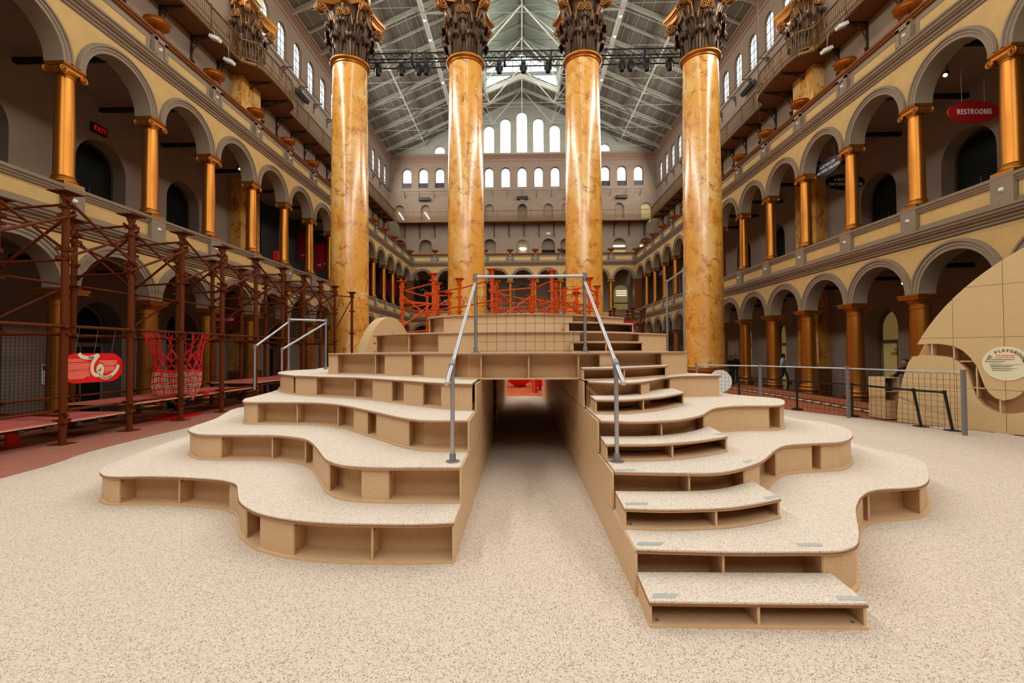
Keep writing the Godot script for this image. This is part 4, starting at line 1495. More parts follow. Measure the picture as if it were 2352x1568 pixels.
# ---------------------------------------------------------------- plywood tiers: outlines as [x, depth], starting at the passage
const OUT := {"T1L":[[-0.86,4.19],[-1.24,4.15],[-1.63,4.16],[-1.95,4.17],[-2.28,4.22],[-2.56,4.3],[-2.84,4.43],[-3.07,4.6],[-3.27,4.8],[-3.47,5.09],[-3.65,5.35],[-3.81,5.48],[-4.05,5.59],[-4.38,5.66],[-4.75,5.72],[-5.09,5.74],[-5.4,5.72],[-5.6,5.74],[-5.77,5.84],[-5.91,5.96],[-6.03,6.13],[-6.13,6.39],[-6.25,6.8],[-6.39,7.26],[-6.49,7.72],[-6.6,8.25]],"T2L":[[-0.87,4.7],[-1.29,4.7],[-1.64,4.7],[-2.01,4.75],[-2.23,4.85],[-2.46,5.08],[-2.73,5.51],[-3.03,5.97],[-3.28,6.26],[-3.62,6.45],[-3.91,6.54],[-4.42,6.56],[-4.94,6.59],[-5.17,6.7],[-5.37,6.87],[-5.5,7.02],[-5.65,7.34],[-5.73,7.69],[-5.9,8.28],[-6.3,9.22],[-6.43,9.69],[-6.41,9.92]],"T3L":[[-0.88,5.41],[-1.35,5.42],[-1.58,5.53],[-1.86,5.78],[-2.15,6.1],[-2.57,6.55],[-2.98,6.97],[-3.36,7.25],[-3.71,7.4],[-4.3,7.47],[-4.79,7.48],[-4.94,7.54],[-5.06,7.7],[-5.22,8.03],[-5.28,8.33],[-5.34,8.65],[-5.48,9.3],[-5.69,10.01]],"T4L":[[-0.92,6.27],[-1.19,6.35],[-1.61,6.65],[-2.09,7.07],[-2.64,7.54],[-3.22,7.98],[-3.79,8.23],[-4.41,8.56],[-4.75,8.77],[-5.41,9.5],[-5.63,9.89],[-5.9,10.5],[-5.94,11.26],[-5.76,11.76]],"T1R":[[0.68,3.64],[1.04,3.62],[1.49,3.6],[1.95,3.61],[2.22,3.62],[2.36,3.66],[2.5,3.75],[2.62,3.89],[2.77,4.1],[2.89,4.28],[3.07,4.54],[3.26,4.77],[3.44,4.96],[3.65,5.13],[3.85,5.22],[4.17,5.27],[4.41,5.35],[4.67,5.55],[4.98,5.89],[5.37,6.39],[5.51,6.74],[5.52,7.05],[5.39,7.26]],"T2R":[[0.7,4.54],[0.98,4.51],[1.36,4.49],[1.64,4.49],[1.87,4.57],[2.17,4.78],[2.44,5.03],[2.84,5.52],[3.1,5.77],[3.33,5.86],[3.61,5.92],[3.91,5.98],[4.12,6.11],[4.38,6.38],[4.59,6.68],[4.74,7.01],[4.81,7.38],[4.76,7.68],[4.57,7.9]],"T3R":[[0.71,5.37],[1.08,5.29],[1.44,5.36],[1.71,5.48],[2.09,5.84],[2.46,6.41],[2.69,6.63],[3.04,6.79],[3.48,6.8],[3.71,6.89],[3.95,7.23],[4.12,7.6],[4.09,7.91],[3.88,8.16],[3.7,8.53]],"T4R":[[0.76,6.57],[1.08,6.35],[1.43,6.45],[1.8,6.95],[2.22,7.6],[2.61,7.99],[2.99,8.09],[3.25,8.13],[3.39,8.26],[3.27,8.77],[2.99,9.04]]}
const DIV := {"T1L":[[-0.87,4.19,"o"],[-1.65,4.16,"o"],[-2.41,4.26,"c"],[-2.83,4.43,"o"],[-3.13,4.66,"c"],[-3.88,5.52,"o"],[-4.68,5.71,"o"],[-5.46,5.72,"c"],[-5.65,5.77,"c"]],"T2L":[[-0.88,4.7,"o"],[-1.64,4.7,"c"],[-1.94,4.74,"o"],[-2.39,5.01,"c"],[-3.03,5.97,"o"],[-3.28,6.26,"o"],[-3.94,6.54,"o"],[-4.71,6.57,"c"],[-5.17,6.7,"c"]],"T3L":[[-0.89,5.41,"o"],[-1.67,5.61,"c"],[-2.28,6.24,"o"],[-2.45,6.42,"c"],[-2.83,6.82,"o"],[-3.18,7.12,"o"],[-3.99,7.44,"o"],[-4.73,7.48,"c"],[-4.9,7.52,"c"]],"T4L":[[-0.93,6.27,"c"],[-1.41,6.51,"o"],[-1.73,6.76,"c"],[-2.12,7.1,"o"],[-2.41,7.34,"c"],[-2.75,7.62,"o"],[-3.22,7.98,"o"],[-4.14,8.42,"c"],[-4.68,8.73,"o"],[-4.72,8.76,"c"],[-5.32,9.4,"c"]],"T1R":[[0.68,3.64,"o"],[1.42,3.6,"o"],[2.18,3.62,"c"],[2.54,3.8,"c"],[3.54,5.04,"o"],[3.7,5.15,"o"],[4.45,5.38,"c"]],"T2R":[[0.71,4.53,"o"],[1.45,4.49,"o"],[2.12,4.75,"c"],[2.36,4.96,"o"],[2.89,5.57,"c"],[3.57,5.91,"o"],[3.7,5.94,"c"],[4.23,6.23,"c"]],"T3R":[[0.72,5.37,"o"],[1.46,5.36,"o"],[2.19,6.0,"c"],[3.01,6.77,"c"],[3.45,6.8,"o"],[3.69,6.89,"c"]],"T4R":[[0.77,6.56,"o"],[1.5,6.54,"c"],[1.7,6.82,"o"],[2.31,7.7,"c"],[3.22,8.13,"c"]]}
const STEPS := [[[[0.67,3.24],[1.44,3.23],[2.19,3.23]],[[2.22,3.66],[0.69,3.66]]],[[[0.68,4.04],[1.01,4.01],[1.36,4.03],[1.63,4.07],[1.91,4.17],[2.21,4.31]],[[2.23,4.88],[1.86,4.64],[1.56,4.54],[1.17,4.51],[0.7,4.52]]],[[[0.69,4.95],[1.1,4.95],[1.44,5.01],[1.82,5.16],[2.22,5.41]],[[2.27,6.08],[1.92,5.72],[1.61,5.52],[1.22,5.4],[0.71,5.38]]],[[[0.74,5.92],[1.11,5.91],[1.41,6.07],[1.75,6.32],[2.24,6.89]],[[2.32,7.69],[1.88,7.25],[1.44,6.7],[1.11,6.48],[0.75,6.41]]],[[[0.69,6.75],[1.15,6.85],[1.6,7.15],[2.25,7.75]],[[2.45,8.25],[1.7,7.62],[1.25,7.3],[0.7,7.08]]],[[[0.63,7.5],[1.2,7.55],[1.94,8.05]],[[2.05,8.55],[1.25,8.05],[0.63,7.95]]],[[[0.63,8.25],[1.3,8.45],[2.0,8.95]],[[2.05,9.6],[1.3,9.1],[0.63,8.9]]]]
const TAPES := [[0.192,[[0.73,3.34],[0.91,3.34],[0.87,3.28],[0.7,3.28]]],[0.192,[[2.02,3.32],[2.21,3.32],[2.19,3.26],[2.01,3.27]]],[0.382,[[0.73,3.77],[0.94,3.77],[0.89,3.71],[0.7,3.71]]],[0.382,[[2.01,3.76],[2.22,3.76],[2.19,3.7],[2.0,3.7]]],[0.571,[[0.72,4.17],[0.93,4.18],[0.9,4.11],[0.71,4.11]]],[0.571,[[2.05,4.33],[2.22,4.4],[2.23,4.35],[2.06,4.27]]],[0.761,[[0.72,4.61],[0.94,4.61],[0.9,4.56],[0.72,4.56]]],[0.761,[[2.15,4.93],[2.28,5.02],[2.28,4.96],[2.15,4.86]]],[0.951,[[2.1,5.51],[2.26,5.62],[2.27,5.55],[2.12,5.43]]]]

const MID := 11.93
const CORE := {
	"T5": [[-4.3, 9.5], [-4.15, 9.15], [-3.3, 8.8], [-2.4, 8.2], [-1.8, 7.75], [-1.25, 7.35], [-0.87, 7.12], [0.68, 7.1], [1.3, 7.4], [2.0, 7.9], [2.6, 8.4], [3.0, 8.8], [3.08, 9.1]],
	"T6": [[-3.25, 9.15], [-3.1, 8.8], [-2.3, 8.2], [-1.1, 7.88], [-0.1, 7.82], [1.1, 8.1], [2.07, 8.75], [2.72, 9.3], [2.85, 9.55]],
	"T7": [[-2.27, 9.7], [-2.1, 9.4], [-1.4, 8.97], [-0.2, 8.75], [0.8, 9.0], [1.6, 9.6], [2.02, 10.0], [2.1, 10.2]]}
const COREDIV := {
	"T5": [[-4.2, 9.25, "c"], [-4.05, 9.1, "o"], [-3.05, 8.65, "o"], [-2.75, 8.45, "c"], [-2.2, 8.05, "o"], [-1.9, 7.85, "c"], [-1.35, 7.45, "o"], [-0.87, 7.12, "o"], [-0.1, 7.11, "o"], [0.66, 7.1, "o"], [1.0, 7.25, "c"], [1.3, 7.4, "o"], [2.35, 8.2, "c"], [3.0, 8.85, "c"]],
	"T6": [[-3.1, 8.85, "o"], [-2.4, 8.26, "o"], [-1.75, 8.05, "c"], [-1.5, 7.99, "c"], [-0.75, 7.86, "c"], [0.05, 7.83, "c"], [0.75, 7.98, "o"], [2.05, 8.72, "c"], [2.5, 9.1, "c"]],
	"T7": [[-2.15, 9.48, "o"], [-1.85, 9.25, "c"], [-1.6, 9.1, "c"], [-0.85, 8.86, "c"], [-0.05, 8.78, "c"], [0.75, 8.97, "o"], [1.5, 9.5, "c"], [1.85, 9.85, "c"]]}

func smooth(pts: Array, sub := 4) -> Array:
	var o := []
	for i in pts.size() - 1:
		var p := []
		for k in [-1, 0, 1, 2]:
			var q: Array = pts[clampi(i + k, 0, pts.size() - 1)]
			p.append(Vector2(q[0], q[1]))
		for s in sub:
			o.append((p[1] as Vector2).cubic_interpolate(p[2], p[0], p[3], float(s) / sub))
	var l: Array = pts[pts.size() - 1]
	o.append(Vector2(l[0], l[1]))
	return o

func closed_outline(front: Array) -> PackedVector2Array:
	var p := PackedVector2Array()
	for q in front:
		p.append(Vector2(q.x, -q.y))
	for i in front.size():
		var q: Vector2 = front[front.size() - 1 - i]
		p.append(Vector2(q.x, -(2 * MID - q.y)))
	return p

func on_line(line: Array, q: Vector2) -> int:
	var best := 0
	for i in line.size():
		if (line[i] as Vector2).distance_squared_to(q) < (line[best] as Vector2).distance_squared_to(q):
			best = i
	return best

func inward(line: Array, i: int, sg: float) -> Vector2:
	var t: Vector2 = (line[mini(i + 1, line.size() - 1)] - line[maxi(i - 1, 0)])
	t = t.normalized()
	var n := Vector2(t.y, -t.x) * sg
	var m := Vector2(0, 1) if n.y > 0.45 else (n + Vector2(0, 0.6)).normalized()
	return m

func upright(o: Node3D, called: String, a: Vector2, b: Vector2, y0: float, y1: float, material: Material, th := 0.018) -> MeshInstance3D:
	var p := D(a.x, (y0 + y1) / 2, a.y)
	var q := D(b.x, (y0 + y1) / 2, b.y)
	return pbox(o, called, (p + q) / 2, Vector3(th, y1 - y0, p.distance_to(q)), material, MB.frame(q - p))

func tier(key: String, y0: float, y1: float, front: Array, divs: Array, sg: float, label: String, carpeted := true) -> void:
	var o := thing("plywood_tier", label, "play platform")
	var line := smooth(front, 4)
	var poly := closed_outline(line)
	var b := MB.new()
	b.slab(poly, y0 + 0.001, y0 + 0.022)
	part(o, "base_board", b, M.ply)
	b = MB.new()
	b.slab(poly, y1 - 0.034, y1 - 0.013, true, true, true)
	part(o, "top_board", b, M.ply_edge)
	var cp := poly
	var off := Geometry2D.offset_polygon(poly, -0.004)
	if off.size() > 0:
		cp = off[0]
	b = MB.new()
	b.slab(cp, y1 - 0.013, y1, true, false, true)
	part(o, "carpet_top", b, M.carpet_tier)
	var ya := y0 + 0.022
	var yb := y1 - 0.034
	var bolts := MB.new()
	for k in divs.size():
		var q: Array = divs[k]
		var i := on_line(line, Vector2(q[0], q[1]))
		var n := inward(line, i, sg)
		var p: Vector2 = line[i]
		if k > 0 or absf(p.x) > 1.2:
			upright(o, "divider", p + n * 0.05, p + n * 0.42, ya, yb, M.ply_inner, 0.02)
			var up := D(p.x + n.x * 0.05 + 0.0, yb - 0.05, p.y + n.y * 0.05 + 0.03)
			bolts.tube(up + Vector3(0.012, 0, 0), up + Vector3(0.02, 0, 0), 0.011, 6)
			up.y = ya + 0.05
			bolts.tube(up + Vector3(0.012, 0, 0), up + Vector3(0.02, 0, 0), 0.011, 6)
		var j := line.size() - 1
		if k + 1 < divs.size():
			j = on_line(line, Vector2(divs[k + 1][0], divs[k + 1][1]))
		if j <= i:
			continue
		var dep := 0.30 if q[2] == "o" else 0.055
		var step := maxi(1, int((j - i) / 3)) if q[2] == "o" else maxi(1, int((j - i) / 4))
		var a := i
		while a < j:
			var e := mini(a + step, j)
			if j - e < step:
				e = j
			var pa: Vector2 = line[a] + inward(line, a, sg) * dep
			var pe: Vector2 = line[e] + inward(line, e, sg) * dep
			upright(o, "back_panel" if q[2] == "o" else "front_panel", pa, pe, ya, yb, M.ply_inner if q[2] == "o" else M.ply)
			a = e
	if bolts.v.size():
		part(o, "bolt", bolts, M.steel_dull)
	# passage side
	if sg != 0.0 and key.substr(2) != "":
		var s := -1.0 if key.ends_with("L") else 1.0
		var x := -0.868 if s < 0 else 0.682
		var d := (front[0] as Array)[1] as float
		var last := 2 * MID - d
		while d < last - 0.01:
			var e := minf(d + 2.0, last)
			if s < 0 and d < 10.0 and e > 10.0:
				e = 10.0
			if not (s < 0 and d >= 9.99 and d < 11.5):
				pbox(o, "side_panel", D(x - s * -0.0, (y0 + y1) / 2 - 0.004, (d + e) / 2), Vector3(0.02, y1 - y0 - 0.012, e - d - 0.006), M.ply)
			elif s < 0:
				e = 11.5
			d = e

func build_tiers() -> void:
	var nm := ["lowest", "second", "third", "fourth"]
	for k in 4:
		var l := "T%dL" % (k + 1)
		var r := "T%dR" % (k + 1)
		tier(l, TH * k, TH * (k + 1), OUT[l], DIV[l], 1.0, "wavy plywood play tier left of the passage, %s from the floor" % nm[k])
		tier(r, TH * k, TH * (k + 1), OUT[r], DIV[r], -1.0, "wavy plywood play tier right of the passage with the steps, %s from the floor" % nm[k])
	tier("T5", TH * 4, 1.942, CORE.T5, COREDIV.T5, -1.0, "plywood bridge tier of open boxes spanning the passage")
	tier("T6", 1.942, 2.31, CORE.T6, COREDIV.T6, -1.0, "curved plywood tier just above the bridge tier")
	tier("T7", 2.31, 2.70, CORE.T7, COREDIV.T7, -1.0, "topmost small curved plywood tier")

func build_steps() -> void:
	var ys := [[0.0, 0.19], [TH, TH * 1.5], [TH * 2, TH * 2.5], [TH * 3, TH * 3.5], [TH * 4, TH * 4.5], [1.942, 2.126], [2.31, 2.505]]
	var nm := ["lowest, standing on the floor", "second from the floor", "third from the floor", "fourth from the floor", "fifth from the floor", "sixth from the floor", "topmost"]
	for k in ys.size():
		var y0: float = ys[k][0]
		var y1: float = ys[k][1]
		var f: Array = STEPS[k][0]
		var bk: Array = STEPS[k][1]
		var o := thing("plywood_step", "half-height carpeted plywood step with open boxes, %s" % nm[k], "step")
		var line := smooth(f, 4)
		var poly := PackedVector2Array()
		for q in line:
			poly.append(Vector2(q.x, -q.y))
		for q in smooth(bk, 4):
			poly.append(Vector2(q.x, -q.y))
		var b := MB.new()
		b.slab(poly, y0 + 0.003, y0 + 0.022)
		part(o, "base_board", b, M.ply)
		b = MB.new()
		b.slab(poly, y1 - 0.034, y1 - 0.013)
		part(o, "top_board", b, M.ply_edge)
		b = MB.new()
		b.slab(poly, y1 - 0.013, y1, true, false, true)
		part(o, "carpet_top", b, M.carpet_tier)
		var n := line.size()
		for i in [0, n / 2, n - 1]:
			var p: Vector2 = line[i]
			var t := float(i) / (n - 1)
			var e := (1.0 - t) * Vector2(bk[bk.size() - 1][0], bk[bk.size() - 1][1]) + t * Vector2(bk[0][0], bk[0][1])
			if i == n / 2:
				e = p + Vector2(0, 0.3)
			var nn := (e - p).normalized()
			var side := 0.012 if i == 0 else (-0.012 if i == n - 1 else 0.0)
			upright(o, "divider" if i == n / 2 else "side_panel", p + nn * 0.02 + Vector2(side, 0), e + Vector2(side, 0), y0 + 0.022, y1 - 0.034, M.ply, 0.02)
		var bl := smooth(bk, 4)
		for i in range(0, bl.size() - 1, 4):
			upright(o, "back_panel", bl[i] + Vector2(0, -0.03), bl[mini(i + 4, bl.size() - 1)] + Vector2(0, -0.03), y0 + 0.022, y1 - 0.034, M.ply_inner)
		for s in [0, n - 1]:
			var p: Vector2 = line[s]
			var bb := MB.new()
			bb.tube(D(p.x + (0.07 if s == 0 else -0.07), y0 + 0.022, p.y + 0.06), D(p.x + (0.07 if s == 0 else -0.07), y0 + 0.028, p.y + 0.06), 0.014, 8)
			part(o, "bolt", bb, M.steel_dull)
	for t in TAPES:
		var o := thing("grip_tape", "small grey grip-tape rectangle stuck on a step edge", "tape", Vector3.ZERO, "grip tapes on the stair")
		var b := MB.new()
		b.slab(fan_poly(t[1]), t[0] - 0.002, t[0] + 0.001)
		part(o, "tape_patch", b, M.tape)

# ---------------------------------------------------------------- galvanised rails
func rail_pipe(o: Node3D, called: String, a: Vector3, b: Vector3, r := 0.024) -> void:
	var m := MB.new()
	m.tube(a, b, r, 10)
	part(o, called, m, M.steel)

func joint(o: Node3D, p: Vector3, dir := Vector3.UP) -> void:
	var m := MB.new()
	m.tube(p - dir * 0.05, p + dir * 0.05, 0.034, 10)
	part(o, "clamp", m, M.steel_dull)

func flange(o: Node3D, p: Vector3) -> void:
	var m := MB.new()
	m.lathe([Vector2(0, 0.012), Vector2(0.075, 0.012), Vector2(0.075, 0.0)], 14, p)
	m.lathe([Vector2(0.036, 0.01), Vector2(0.036, 0.09), Vector2(0.026, 0.09)], 10, p)
	part(o, "foot_flange", m, M.steel_dull)

func wire_panel(o: Node3D, a: Vector3, b: Vector3, y0: float, y1: float, step: float) -> void:
	var m := MB.new()
	var len := Vector2(a.x - b.x, a.z - b.z).length()
	var n := int(len / step)
	for i in n + 1:
		var p := a.lerp(b, float(i) / n)
		m.bar(Vector3(p.x, y0, p.z), Vector3(p.x, y1, p.z), 0.005, 0.005)
	var k := int((y1 - y0) / step)
	for j in k + 1:
		var y := y0 + (y1 - y0) * j / k
		m.bar(Vector3(a.x, y, a.z), Vector3(b.x, y, b.z), 0.005, 0.005)
	part(o, "wire_mesh", m, M.wire).set_meta("kind", "stuff")

func build_rails() -> void:
	# guard across the bridge with two sloping handrails down to the second tier
	var o := thing("guard_rail", "galvanised pipe guard with wire mesh over the passage and two sloping handrails", "railing")
	var top := 3.19
	var l := Vector2(-0.975, 7.34)
	var r := Vector2(0.815, 7.34)
	for q in [l, r]:
		rail_pipe(o, "post", D(q.x, 1.942, q.y), D(q.x, top, q.y))
		flange(o, D(q.x, 1.942, q.y))
		joint(o, D(q.x, top, q.y))
		joint(o, D(q.x, top - 0.13, q.y))
	rail_pipe(o, "top_rail", D(l.x, top, l.y), D(r.x, top, r.y))
	wire_panel(o, D(l.x + 0.03, 0, l.y), D(r.x - 0.03, 0, r.y), 1.97, top - 0.03, 0.145)
	for q in [[l, Vector2(-0.985, 4.93), -1.0], [r, Vector2(0.806, 4.93), 1.0]]:
		var hp: Vector2 = q[1]
		var p0 := D((q[0] as Vector2).x, top - 0.12, 7.28)
		var foot := D(hp.x, TH * 2, hp.y)
		rail_pipe(o, "post", foot, foot + Vector3(0, 1.02, 0))
		flange(o, foot)
		var knee := foot + Vector3(0, 1.07, 0)
		joint(o, foot + Vector3(0, 1.0, 0))
		joint(o, knee, (p0 - knee).normalized())
		rail_pipe(o, "handrail", p0, knee + (knee - p0).normalized() * 0.42)
	# guard on the left wing
	o = thing("guard_rail", "galvanised handrail frame with wire infill at the far left of the tiers", "railing")
	var a := D(-6.09, TH * 4, 11.2)
	var e := D(-5.35, TH * 4, 11.67)
	var tp := Vector3(0, 1.28, 0)
	for p in [a, e]:
		rail_pipe(o, "post", p, p + tp)
		flange(o, p)
		joint(o, p + tp)
	rail_pipe(o, "top_rail", a + tp, e + tp)
	wire_panel(o, a, e, TH * 4 + 0.05, TH * 4 + 1.25, 0.15)
	for q in [[a, D(-6.17, TH * 3, 9.9), 0.96], [e, D(-6.1, TH * 4, 10.9), 0.52]]:
		var ft: Vector3 = q[1]
		var kn := ft + Vector3(0, q[2], 0)
		rail_pipe(o, "post", ft, kn)
		joint(o, kn)
		rail_pipe(o, "handrail", kn, (q[0] as Vector3) + tp * 0.95)
	# guard on the right wing
	o = thing("guard_rail", "tall galvanised post pair with wire infill right of the steps", "railing")
	a = D(3.45, TH * 3, 10.2)
	e = D(3.62, TH * 3, 11.9)
	var h1 := Vector3(0, 3.78 - TH * 3, 0)
	var h2 := h1
	for q in [[a, h1], [e, h2]]:
		rail_pipe(o, "post", q[0], q[0] + q[1])
		joint(o, q[0] + q[1])
	rail_pipe(o, "top_rail", a + h1, e + h2)
	wire_panel(o, a, e, TH * 3 + 0.1, 3.7, 0.16)

# ---------------------------------------------------------------- scaffolds
func scaffold_post(o: Node3D, x: float, d: float, h: float, m: Material, rings: Array, y0 := 0.0) -> void:
	var b := MB.new()
	b.tube(D(x, y0, d), D(x, h - 0.22, d), 0.07, 12)
	var p := part(o, "post", b, m)
	b = MB.new()
	b.tube(D(x, h - 0.24, d), D(x, h - 0.02, d), 0.072, 4, 0.17)
	b.box(D(x, h - 0.01, d), Vector3(0.44, 0.02, 0.44))
	part(p, "head_plate", b, m)
	if y0 < 0.1:
		b = MB.new()
		b.box(D(x, y0 + 0.01, d), Vector3(0.34, 0.015, 0.34))
		part(p, "base_plate", b, m)
	b = MB.new()
	for y in rings:
		b.lathe([Vector2(0.07, y - 0.045), Vector2(0.092, y - 0.04), Vector2(0.092, y - 0.015), Vector2(0.078, y), Vector2(0.092, y + 0.015), Vector2(0.092, y + 0.04), Vector2(0.07, y + 0.045)], 10, D(x, 0, d))
		for a in 3:
			var e := Vector3(cos(a * 2.1 + y), 0, sin(a * 2.1 + y))
			b.box(D(x, y, d) + e * 0.12, Vector3(0.07, 0.08, 0.07), Basis(Vector3.UP, -a * 2.1 - y))
	part(p, "coupler", b, m).set_meta("kind", "stuff")

func pole(o: Node3D, a: Vector3, b: Vector3, m: Material, r := 0.03) -> void:
	var q := MB.new()
	var e := (b - a).normalized() * 0.14
	q.tube(a - e, b + e, r, 8)
	part(o, "pole", q, m)

func build_scaffold() -> void:
	var o := thing("scaffold", "long rust-brown pipe scaffold with braces standing before the left arcade", "scaffold")
	var m: Material = M.brown_pipe
	var fx := -10.2
	var bx := -12.1
	var fd := [7.9, 9.59, 11.25, 12.97, 14.76, 16.65, 18.55, 20.35, 22.1, 23.8]
	var bd := [8.1, 9.87, 11.65, 13.45, 15.25, 17.0, 18.8, 20.6, 22.4, 24.0]
	for i in fd.size():
		scaffold_post(o, fx, fd[i], 5.5, m, [5.2, 5.0, 4.25, 4.05, 2.56, 0.72, 0.5])
		if i + 1 < fd.size():
			pole(o, D(fx + 0.09, 2.56, fd[i]), D(fx + 0.09, 2.56, fd[i + 1]), m, 0.034)
			pole(o, D(fx - 0.09, 0.72, fd[i]), D(fx - 0.09, 0.72, fd[i + 1]), m)
			if i % 2 == 1:
				pole(o, D(fx + 0.1, 5.28, fd[i]), D(fx + 0.1, 4.22, fd[i + 1]), m, 0.032)
				pole(o, D(fx - 0.1, 4.05, fd[i]), D(fx - 0.1, 4.9, fd[i + 1]), m)
			else:
				pole(o, D(fx + 0.1, 4.12, fd[i]), D(fx + 0.1, 4.98, fd[i + 1]), m, 0.032)
				pole(o, D(fx - 0.1, 5.2, fd[i]), D(fx - 0.1, 4.3, fd[i + 1]), m)
	scaffold_post(o, -9.5, 24.4, 5.25, m, [5.0, 4.2, 3.0])
	pole(o, D(fx, 5.0, 23.8), D(-9.5, 5.0, 24.4), m)
	pole(o, D(fx, 3.1, 23.8), D(-9.5, 4.9, 24.4), m)
	for i in bd.size():
		scaffold_post(o, bx, bd[i], 5.5, m, [5.15, 4.95, 4.3, 4.0, 3.7, 2.45, 0.8])
		if i + 1 < bd.size():
			pole(o, D(bx + 0.09, 5.07, bd[i]), D(bx + 0.09, 5.07, bd[i + 1]), m)
			pole(o, D(bx + 0.09, 3.75, bd[i]), D(bx + 0.09, 3.75, bd[i + 1]), m)
			pole(o, D(bx + 0.09, 2.45, bd[i]), D(bx + 0.09, 2.45, bd[i + 1]), m, 0.034)
			pole(o, D(bx + 0.09, 0.85, bd[i]), D(bx + 0.09, 0.85, bd[i + 1]), m)
			if i % 2 == 0:
				pole(o, D(bx - 0.1, 5.1, bd[i]), D(bx - 0.1, 4.0, bd[i + 1]), m)
			else:
				pole(o, D(bx - 0.1, 2.7, bd[i]), D(bx - 0.1, 3.8, bd[i + 1]), m)
		# frames across
		if i >= fd.size():
			continue
		pole(o, D(fx, 5.24, fd[i]), D(bx, 5.24, bd[i]), m)
		pole(o, D(fx, 4.02, fd[i]), D(bx, 4.02, bd[i]), m)
		pole(o, D(fx, 0.62, fd[i]), D(bx, 0.62, bd[i]), m)
		pole(o, D(fx, 2.4, fd[i]), D(bx, 2.4, bd[i]), m)
		pole(o, D(fx, 5.05, fd[i] + 0.1), D(bx, 3.95, bd[i] + 0.1), m, 0.032)
		if i % 2 == 0:
			pole(o, D(fx, 4.1, fd[i] - 0.1), D(bx, 4.9, bd[i] - 0.1), m)
	# decks
	var ys := [0.49, 0.49, 0.68, 0.68, 0.68, 0.85, 0.85, 0.85]
	for i in ys.size():
		var dk := thing("scaffold_deck", "pink-topped plywood deck laid in the brown scaffold, bay %s" % ["beside the red bench", "under the red sign", "next before the rope net", "beyond the rope net", "four posts along", "five posts along", "six posts along", "seven posts along"][i], "deck")
		var c := D((fx + bx) / 2 + 0.05, ys[i], (fd[i] + fd[i + 1]) / 2 + 0.05)
		var len: float = fd[i + 1] - fd[i] - 0.16
		pbox(dk, "board", c - Vector3(0, 0.022, 0), Vector3(1.76, 0.03, len), M.ply)
		pbox(dk, "pink_surface", c, Vector3(1.74, 0.014, len - 0.02), M.deck_pink)
		for s in [-0.7, 0.7]:
			pbox(dk, "bearer", c + Vector3(s, -0.075, 0), Vector3(0.06, 0.07, len), m)
		for k in 3:
			pbox(dk, "clamp", c + Vector3(0.86, -0.08, -len / 2 + len * (k + 0.5) / 3), Vector3(0.07, 0.1, 0.1), M.iron)
	# netting hung behind
	for i in 8:
		var nt := thing("safety_net", "dark square-mesh safety net hung along the back of the brown scaffold", "net", Vector3.ZERO, "safety nets of the scaffold")
		var b := MB.new()
		var d0: float = bd[i] + 0.06
		var d1: float = bd[i + 1] - 0.06
		var n := int((d1 - d0) / 0.09)
		for k in n + 1:
			var d := d0 + (d1 - d0) * k / n
			b.bar(D(bx - 0.12, 0.12, d), D(bx - 0.12, 2.42, d), 0.006, 0.006)
		for k in 27:
			var y := 0.12 + 2.3 * k / 26
			b.bar(D(bx - 0.12, y, d0), D(bx - 0.12, y, d1), 0.006, 0.006)
		part(nt, "net_mesh", b, M.black)
	# orange ring tower behind the tiers: pixel column and head height give the place
	var ot := thing("scaffold", "bright orange pipe scaffold tower rising behind the topmost tier", "scaffold")
	var om: Material = M.orange_pipe
	var px := [[923, 643], [995, 626], [1006, 648], [1056, 638], [1131, 617], [1141, 645], [1225, 640], [1269, 622], [1279, 646], [1354, 639], [1372, 658], [1325, 672, 24.0], [1297, 663, 24.6], [1250, 684], [1219, 678], [1151, 679], [1086, 684], [1064, 683], [1032, 671, 24.2], [981, 675, 24.6]]
	var ps := []
	for q in px:
		var d: float = 3.54 * 1031.5 / (807.0 - q[1]) if q.size() < 3 else q[2]
		var hgt: float = 1.96 + (807.0 - q[1]) / 1031.5 * d
		var x: float = (q[0] - 1198.0) * d / 1031.5 - 0.226
		ps.append(Vector2(x, d))
		scaffold_post(ot, x, d, hgt, om, [5.2, 4.6, 3.9, 3.0, 2.2])
	for i in ps.size():
		var a: Vector2 = ps[i]
		var b: Vector2 = ps[(i + 1) % ps.size()]
		var c: Vector2 = ps[(i + 2) % ps.size()]
		if a.distance_to(b) < 5.0:
			pole(ot, D(a.x, 5.0, a.y), D(b.x, 5.05, b.y), om, 0.035)
			pole(ot, D(a.x, 4.1, a.y), D(b.x, 4.15, b.y), om, 0.035)
			pole(ot, D(a.x, 2.9, a.y), D(b.x, 2.95, b.y), om, 0.035)
		if a.distance_to(c) < 4.6 and i % 2 == 0:
			pole(ot, D(a.x, 4.8, a.y), D(c.x, 3.3, c.y), om, 0.035)
			pole(ot, D(a.x, 3.2, a.y), D(c.x, 4.7, c.y), om, 0.035)
			pole(ot, D(a.x, 4.5, a.y), D(c.x, 4.4, c.y), om, 0.035)
	# smaller dark scaffold far behind on the right
	var fs := thing("scaffold", "dark brown pipe scaffold with stairs far behind, right of the orange tower", "scaffold")
	var fp := [Vector2(7.3, 36.5), Vector2(8.7, 36.2), Vector2(9.8, 36.8), Vector2(7.4, 38.5), Vector2(8.9, 38.6), Vector2(10.1, 38.8)]
	for q in fp:
		scaffold_post(fs, q.x, q.y, 5.4, m, [5.1, 4.2, 3.1])
